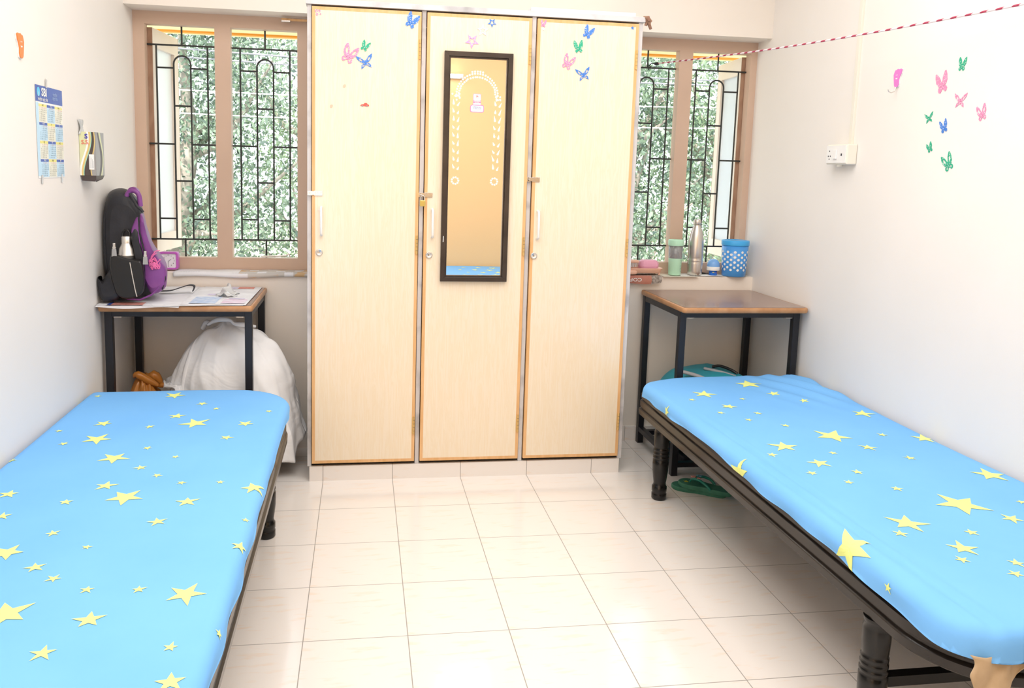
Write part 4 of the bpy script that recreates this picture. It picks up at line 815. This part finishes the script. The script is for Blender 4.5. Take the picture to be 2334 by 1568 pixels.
# ================================================================ UNDER THE LEFT DESK: bundle under a white cloth, bag
def bundle(u, v):
    th = 2*PI*u; c, s = math.cos(th), math.sin(th)
    # half widths per direction, then fall from crown to hem
    cx, cy, top = -.425, .165, .668
    rx = .312 if c > 0 else .250; ry = .185 if s < 0 else .19
    hemz = .13+.06*math.sin(th*3+.5) if c > .2 else (.40 if c < -.7 else .16+.1*(0.5-0.5*c))
    f = v
    if f < .5: g = f/.5; rr = (.30*g+.70*math.sin(g*PI/2))*.90; z = top-.25*g**1.7
    else: g = (f-.5)/.5; rr = .90+.17*g+.04*g*math.sin(th*9+1); z = (top-.25)*(1-g)+hemz*g
    fold = (.016*math.sin(th*7+f*5)*min(1, f*2)+.014*math.sin(th*13+3*f)*max(0, f-.3)+.010*math.sin(th*23-4*f)*max(0, f-.45))
    z += .008*math.sin(th*11+f*17)*f+.005*math.sin(th*5-f*31); rr += .012*math.sin(f*19+th*3)*f+min(1, f*2.2)*(.050*(1-abs(math.sin(th*3.5+.9*math.sin(f*6))))**3+.030*(1-abs(math.sin(th*6.5-1.2*f+2)))**4)-.02
    e = .9; q = (abs(c)**(2/e)+abs(s)**(2/e))**(-e/2)
    x = cx+rx*c*q*(rr+fold*1.2); y = cy+ry*s*q*(rr+fold); z += .012*math.sin(th*5+f*9)*(1-f)*f*4+.006*math.sin(x*40+y*30)
    if c < 0 and f < .6: z -= .05*max(0, -c)*(f/.6)*(1-.3*math.sin(th*2))
    return (x, min(y, .402), z)
cb = thing('cloth_bundle', (-.42, .17, 0), 'white cotton cloth draped over luggage under the left desk', 'cloth')
MB().grid(150, 56, bundle).build('cloth', WCLOTH, cb, solid=.003)
m = MB()
L_ = sm([(.575, .20), (.605, .32), (.615, .44), (.625, .50)], False, 6); m.tube([bundle(*q) for q in L_], [.002+.009*math.sin(PI*k/(len(L_)-1)) for k in range(len(L_))], 8)
m.build('rolled_fold', WCLOTH, cb)
m = MB(); m.tube(sm([(-.50, .15, .660), (-.455, .14, .684), (-.405, .13, .684), (-.385, .13, .668), (-.34, .14, .660), (-.30, .16, .650)], False, 5), [.006+.006*math.sin(k/4) ** 2 for k in range(26)], 8); m.tube(sm([(-.53, .2, .635), (-.51, .18, .665), (-.49, .17, .66)], False, 4), .011, 8); m.build('bunched_edge', WCLOTH, cb)
sc = thing('suitcase', (-.40, .17, 0), 'dark wheeled suitcase hidden under the white cloth, one wheel showing', 'suitcase')
MB().box(-.54, -.26, .09, .29, .05, .50).build('shell', BAGBLK, sc, bevel=.03, seg=4)
for x, y in ((-.57, .08), (-.57, .30)): MB().lathe([(0, -.012), (.022, -.012), (.026, -.006), (.026, .006), (.022, .012), (0, .012)], (x, y, .026), 20, 0, 'X').build('wheel', BAGSHN, sc)
m = MB(); m.lathe([(.006, -.018), (.020, -.018), (.028, -.010), (.028, .010), (.020, .018), (.006, .018)], (-.175, .16, .065), 24, 0, 'Y'); m.cyl((-.175, .138, .065), (-.175, .182, .065), .007, n=12, mi=1); m.bar((-.175, .16, .065), (-.23, .16, .12), .02, .02, 0); m.build('wheel', [BAGSHN, CHROME], sc, label='black wheel poking out below the cloth')
ob = thing('plastic_bag', (-.74, .13, .30), 'orange knotted polythene bag under the left desk', 'bag')
def crumple(p):
    t = math.atan2(p[1], p[0]); return Vector(p)*(1+.07*math.sin(7*t+p[2]*6)+.05*math.sin(13*t-p[2]*9)+.05*math.sin(p[2]*14))
MB().blob((-.765, .14, .216), (.080, .09, .205), nu=50, nv=30, fn=crumple).build('bag_body', ORBAG, ob)
m = MB()
for pts, r in (([(-.70, .13, .395), (-.745, .12, .425), (-.785, .11, .452), (-.80, .11, .44)], [.006, .018, .016, .004]), ([(-.70, .13, .395), (-.74, .14, .405), (-.77, .14, .425), (-.785, .14, .44)], [.006, .014, .012, .004]), ([(-.70, .13, .395), (-.685, .12, .402), (-.665, .115, .398)], [.007, .012, .005]), ([(-.76, .15, .40), (-.73, .16, .435), (-.70, .16, .40)], [.01, .024, .01])): m.tube(sm(pts, False, 4), np.interp(np.linspace(0, 1, 4*(len(pts)-1)+1), np.linspace(0, 1, len(r)), r).tolist(), 9)
m.build('bag_handles', ORBAG, ob)
# ================================================================ UNDER THE RIGHT DESK
tb2 = thing('travel_bag', (1.78, .16, .02), 'teal travel bag with grey piping under the right desk', 'bag')
def tealf(p): return Vector((p[0], p[1], p[2]*(1+.10*p[0]-.16*p[0]**2)+.02*math.sin(9*p[0])))
MB().blob((1.795, .16, .235), (.200, .17, .205), nu=40, nv=24, e=.42, fn=tealf).build('bag_body', TEAL, tb2)
m = MB(); m.tube(sm([(1.63, .03, .420), (1.68, .0, .41), (1.74, -.005, .395), (1.80, .0, .41), (1.88, .03, .42), (1.93, .1, .425)], False, 6), .005, 8); m.tube(sm([(1.66, .10, .441), (1.72, .04, .431), (1.76, .0, .408)], False, 5), .009, 8); m.tube(sm([(1.78, .14, .447), (1.84, .08, .443), (1.90, .06, .427)], False, 5), .007, 8); m.build('piping', GREYTRIM, tb2, label='grey piping and straps')
m = MB(); m.tube(sm([(1.83, .16, .449), (1.86, .14, .458), (1.90, .10, .447), (1.92, .08, .433)], False, 4), .007, 8); m.build('carry_handle', BAGSHN, tb2)
MB().box(1.65, 1.97, .03, .30, 0.0, .055).build('bag_base', BAGBLK, tb2, bevel=.01)
pb = MB(); pb.blob((1.575, .10, .072), (.028, .055, .068), nu=30, nv=18, e=.8, fn=crumple); pb.build('pouch', mottled('dark_purple_cloth', (.05, .02, .07), (.08, .03, .10), 12, .8), label='dark purple pouch on the floor behind the right desk\'s leg', cat='pouch')
def slipper(cx, cy, rot, label, grp, cz=0):
    t = thing('slipper', (cx, cy, cz), label, 'slipper', grp); c, s = math.cos(rot), math.sin(rot)
    def W(x, y, z=0): return (cx+x*c-y*s, cy+x*s+y*c, z+cz)
    sole = sm([(-.115, 0), (-.105, .026), (-.06, .032), (0, .030), (.05, .038), (.095, .036), (.118, .012), (.116, -.016), (.09, -.038), (.04, -.042), (0, -.034), (-.06, -.030), (-.105, -.024)], True, 4)
    m = MB(); n = len(sole); lv = [(0, .97), (.003, 1), (.015, 1), (.018, .97)]
    m.add([W(x*k, y*k, z) for z, k in lv for x, y in sole], [(a*n+j, a*n+(j+1) % n, (a+1)*n+(j+1) % n, (a+1)*n+j) for a in range(3) for j in range(n)], 0, True)
    m.add([W(x*.97, y*.97, .018) for x, y in sole], [tuple(range(n))]); m.add([W(x*.97, y*.97, 0) for x, y in sole], [tuple(range(n))[::-1]]); m.build('sole', SLIP, t)
    m = MB()
    for sy in ((1, -1) if cz else ()): m.tube([W(*p) for p in sm([(.070, 0, .018), (.060, .004*sy, .034), (.03, .022*sy, .044), (-.005, .036*sy, .036), (-.030, .034*sy, .016)], False, 5)], [.004]*6+[.006]*10+[.006]*5, 8)
    if cz: m.build('strap', STRAP, t)
    m = MB()
    for (x, y, z, mi, r) in ((.055, .002, .044, 0, .012), (.035, -.014, .047, 2, .013), (.028, .018, .047, 0, .009)):
        P = [W(x+rr*math.cos(a), y+rr*math.sin(a), z) for k in range(10) for a in (PI*k/5,) for rr in ((r if k % 2 == 0 else r*.5),)]
        m.add(P+[(p[0], p[1], p[2]+.004) for p in P], [tuple(range(10))[::-1], tuple(range(10, 20))]+[(k, (k+1) % 10, 10+(k+1) % 10, 10+k) for k in range(10)], mi)
    P = [W(.085+rr*math.cos(a), rr*math.sin(a)+.004, .0186) for k in range(10) for a in (PI*k/5,) for rr in ((.014 if k % 2 == 0 else .006),)]; m.add(P, [tuple(range(10))], 1)
    if cz: m.build('star_charm', [PNKR, YELR, BLUR], t, label='pink, blue and yellow star decorations')
slipper(1.630, -.275, math.radians(140), 'green rubber slipper with star charms, lying on top of the other beside the bed leg', 'pair of green slippers', .0195)
slipper(1.613, -.250, math.radians(146), 'green rubber slipper underneath, only its toe peeking out', 'pair of green slippers')
# ================================================================ ON THE SILLS (z .85)
zs = .8505
m = MB()
def sillnews(u, v):
    x = -.70+.625*u; y = .405+.13*v
    z = zs+.002+.001*math.sin(u*20)
    if v < .22: z = zs+.004-.022*(1-v/.22)+.004*math.sin(u*9); y = .418+.01*v
    return (x, y, z)
m.grid(60, 10, sillnews, 0); n0 = len(m.f)
m.m = [1 if (k//10) > 27 and ((k//10)//4*7+(k % 10)//2) % 5 < 4 and k % 10 < 9 else 0 for k in range(n0)]
m.build('folded_newspaper', [NEWS, NEWSY], label='folded newspaper strip lining the left window sill', cat='newspaper', solid=.003)
ck = thing('alarm_clock', (-.735, .50, zs), 'square magenta alarm clock on the left window sill behind the backpack', 'clock')
cx, cz = -.731, .897; yb_ = .487
m = MB(); P = [(x, z) for x, z, _, _ in rrect(-.046, .040, -.0395, .0425, .010, 5)]; m.plate(P, (cx, yb_, cz), X_, Z_, -.028, 0); m.ring(P, [(x*.80, z*.80) for x, z in P], (cx, yb_, cz), X_, Z_, .006); m.build('clock_case', MAG, ck, bevel=.001)
m = MB(); m.plate([(x*.82, z*.82) for x, z in P], (cx, yb_-.0005, cz), X_, Z_, .001, 0)
for k in range(1, 13): m.text(str(k), .0095, (cx-.003+.025*math.sin(k*PI/6), yb_-.002, cz+.0015+.025*math.cos(k*PI/6)), X_, Z_, 1)
m.bar((cx-.003, yb_-.003, cz), (cx+.010, yb_-.003, cz+.009), .0018, .0008, 1); m.bar((cx-.003, yb_-.003, cz), (cx-.004, yb_-.003, cz-.020), .0014, .0008, 1)
m.build('clock_dial', [FACE, INK], ck)
# right sill, left to right: mat, soap dish, soap box, brush, tumbler, bottle, lamp, jar
cm = thing('coffee_mat', (1.55, .43, .82), 'speckled cloth mat printed COFFEE upside down, hanging over the right sill', 'mat')
m = MB(); m.grid(20, 10, lambda u, v: (1.38+.245*u+.022*(1-abs(v-.4)), .402+.12*v, .857+.0015*math.sin(u*9)), 0)
m.grid(20, 6, lambda u, v: (1.38+.262*u-.018*v*0+.004*math.sin(v*3), .399-.003*math.sin(v*3), .858-.040*v+.004*math.sin(u*7)*v), 0)
base = len(m.f)-120; m.m = [(1 if k >= base and (k-base)//6 < 16 else mi) for k, mi in enumerate(m.m)]
m.text('COFFEE', .023, (1.487, .3935, .838), -X_*1.35, -Z_, 2, .012, d=.0004)
m.build('mat', [SPECK, RUST, WHITE], cm, solid=0)
sd = thing('soap_dish', (1.55, .44, .86), 'peach plastic tray with little feet on the right sill', 'tray')
m = MB(); P = [(x, y) for x, y, _, _ in rrect(1.435, 1.655, .405, .485, .02, 5)]; n = len(P)
cxm, cym = 1.545, .445
lv = [(.868, .86, 0), (.870, .93, 0), (.888, .97, 0), (.893, 1.02, 0), (.893, .95, 0), (.876, .9, 0)]
m.add([(cxm+(x-cxm)*k, cym+(y-cym)*k, z) for z, k, _ in lv for x, y in P], [(a*n+j, a*n+(j+1) % n, (a+1)*n+(j+1) % n, (a+1)*n+j) for a in range(5) for j in range(n)], 0, True)
m.add([(cxm+(x-cxm)*.9, cym+(y-cym)*.9, .876) for x, y in P], [tuple(range(n))]); m.add([(cxm+(x-cxm)*.86, cym+(y-cym)*.86, .868) for x, y in P], [tuple(range(n))[::-1]])
m.build('tray', PEACH, sd); MB().blob((1.475, .43, .872), (.050, .030, .014), e=.6).build('tray_hollow', PEACH, sd)
for x, y in ((1.635, .415), (1.635, .475), (1.45, .475), (1.45, .415)): MB().cyl((x, y, .8585), (x, y, .872), .005, .007, 10).build('foot', PEACH, sd)
sx = thing('soap_box', (1.590, .445, .878), 'rounded pink soap box on the peach tray', 'box')
P = rrect(-.048, .050, -.030, .030, .022, 6); n = len(P)
def lay(z, k): return [(1.587+x*k, .445+y*k, z) for x, y, _, _ in P]
def stack(lv):
    m = MB(); vs = [p for z, k in lv for p in lay(z, k)]; m.add(vs, [(a*n+j, a*n+(j+1) % n, (a+1)*n+(j+1) % n, (a+1)*n+j) for a in range(len(lv)-1) for j in range(n)], 0, True)
    m.add(vs[:n], [tuple(range(n))[::-1]]); m.add(vs[-n:], [tuple(range(n))]); return m
stack([(.8775, .86), (.880, .93), (.900, .99), (.905, 1.02), (.907, 1.0)]).build('box_base', PPINK, sx); stack([(.9072, 1.0), (.909, 1.0), (.921, .95), (.929, .86), (.932, .7), (.933, .4)]).build('box_lid', PPINK, sx)
MB().box(1.635, 1.641, .437, .453, .897, .916).build('catch', PPINK, sx, bevel=.002)
br = thing('scrub_brush', (1.50, .44, .88), 'peach-backed brush with white bristles lying on the tray', 'brush')
MB().box(1.43, 1.535, .43, .465, .917, .931).build('brush_back', PEACH, br, bevel=.004)
m = MB(); rb = random.Random(2)
for i in range(16):
    for j in range(4):
        x = 1.44+i*.0057; y = .436+j*.0075; m.tube([(x, y, .918), (x+rb.uniform(-.004, .004), y+rb.uniform(-.003, .003), .8945)], .0013, 5, caps=False)
m.build('bristles', BRISTLE, br, kind='stuff')
def sheetp(x0, x1, y0, y1, z, mt, label, sk=0): MB().add([(x0, y0, z), (x1, y0+sk, z), (x1+.005, y1, z), (x0+.004, y1, z)], [(0, 1, 2, 3)]).build('paper_sheet', mt, label=label, cat='paper', solid=.0008)
sheetp(1.66, 1.845, .412, .53, zs+.0008, CREAM, 'cream paper under the green tumbler on the right sill'); sheetp(1.76, 1.99, .43, .532, zs+.0028, WHITE, 'white paper under the steel bottle on the right sill', -.004); sheetp(1.97, 2.125, .432, .525, zs+.0008, CREAM, 'cream paper under the polka-dot jar on the right sill', .004)
zt = zs+.004
tm = thing('tumbler', (1.735, .465, zt), 'mint green drinking tumbler with a clear band on the right sill', 'tumbler')
m = MB(); m.lathe([(.0, 0), (.029, .0), (.031, .003), (.0335, .083), (.0335, .086)], (1.737, .465, zt), 36)
for k in range(9): m.add([(1.737+.0338*math.cos(a), .465+.0338*math.sin(a), zt+.020+k*.008+dz) for a, dz in ((-1.0, 0), (-1.0+(.16 if k % 2 else .28), 0), (-1.0+(.16 if k % 2 else .28), .0009), (-1.0, .0009))], [(0, 1, 2, 3)], 1)
m.build('cup_sleeve', [MINT, INK], tm)
m = MB(); m.lathe([(.0338, .086), (.0355, .150), (.0330, .150), (.0315, .086)], (1.737, .465, zt), 36); m.build('clear_band', CLEAR, tm)
m = MB(); m.lathe([(.0385, .150), (.0390, .155), (.0390, .176), (.0370, .180), (.0, .181)], (1.737, .465, zt), 36); m.build('cup_lid', MINT, tm)
bo = thing('steel_flask', (1.842, .460, zt), 'tall brushed steel flask on the right sill', 'bottle')
m = MB(); m.lathe([(.0, .002), (.028, .0), (.0355, .006), (.0365, .02), (.0385, .060), (.0385, .062), (.0378, .064), (.0385, .066), (.0385, .068), (.0378, .070), (.0385, .072), (.0387, .082), (.0380, .084), (.0387, .086), (.0380, .088), (.0387, .090), (.0385, .150), (.0365, .180), (.0310, .212), (.0240, .236), (.0185, .250), (.0175, .256)], (1.842, .460, zt), 44, flute=lambda t, z: -.05*max(0, math.cos(6*t)) ** 2 if z < .012 else 0); m.build('flask_body', STEEL, bo)
m = MB(); m.lathe([(.0170, .2565), (.0192, .258), (.0192, .278), (.016, .284), (.0, .285)], (1.842, .460, zt), 32); m.build('flask_cap', STEEL, bo)
lp = thing('night_lamp', (1.948, .475, zt), 'small blue mushroom-shaped night lamp between the flask and the jar', 'lamp')
m = MB(); m.lathe([(0, 0), (.018, 0), (.0205, .004), (.0195, .026), (.012, .029)], (1.948, .472, zt-.002), 28)
m.plate([(-.005, -.002), (.005, -.002), (.005, .002), (-.005, .002)], (1.940, .4505, zt+.016), X_, Z_, .0004, 1); m.plate([(.002*math.cos(k), .002*math.sin(k)) for k in range(6)], (1.956, .4528, zt+.014), X_, Z_, .0004, 2)
m.build('lamp_base', [mat('deep_blue_plastic', (.02, .15, .62), .3), CALY, PINK], lp)
m = MB(); m.lathe([(.0315, .027), (.0325, .030), (.0325, .045), (.0315, .046)], (1.948, .472, zt-.002), 32); m.build('white_collar', WHITE, lp)
m = MB(); m.lathe([(.0315, .0462), (.0315, .052), (.029, .066), (.022, .077), (.012, .083), (0, .085)], (1.948, .472, zt-.002), 32); m.build('lamp_dome', LBLUE, lp)
MB().tube(sm([(1.955, .49, zt), (1.91, .505, zt+.006), (1.88, .51, zt+.018), (1.90, .515, zt+.008), (1.93, .512, zt+.002), (1.89, .52, zt+.001)], False, 6), .0022, 6).build('power_cord', BAGBLK, lp)
j = thing('polka_dot_jar', (2.050, .455, zt), 'blue plastic jar with white polka dots on the right sill', 'jar')
JC = (2.052, .4555); m = MB(); m.lathe([(0, 0), (.055, 0), (.0595, .004), (.0660, .158), (.0635, .158), (.0575, .006), (0, .004)], (*JC, zt-.002), 48); m.build('jar_body', BLUEP, j)
m = MB(); m.lathe([(.0, .1605), (.0672, .1585), (.0685, .160), (.0690, .163), (.0690, .180), (.0675, .184), (.055, .1855), (.052, .1835), (0, .1835)], (*JC, zt-.002), 48); m.build('jar_lid', BLUEL, j)
m = MB()
for r_ in range(8):
    for k in range(11):
        a = 2*PI*(k+.5*(r_ % 2))/11; z = .036+r_*.0130; R = .0597+.0063*z/.154+.0004
        P = [(R*math.cos(a+.0068/.062*math.cos(q)), R*math.sin(a+.0068/.062*math.cos(q)), z+.0066*math.sin(q)) for q in np.linspace(0, 2*PI, 11)[:-1]]
        m.add([(JC[0]+x, JC[1]+y, zt-.002+z_) for x, y, z_ in P], [tuple(range(10))], 0)
m.build('polka_dots', WHITE, j, label='white polka dot print')
m = MB(); m.blob((2.037, .45, zt+.045), (.030, .035, .04), fn=crumple); m.build('packet', NAVY, label='indigo packet inside the polka-dot jar', cat='packet')
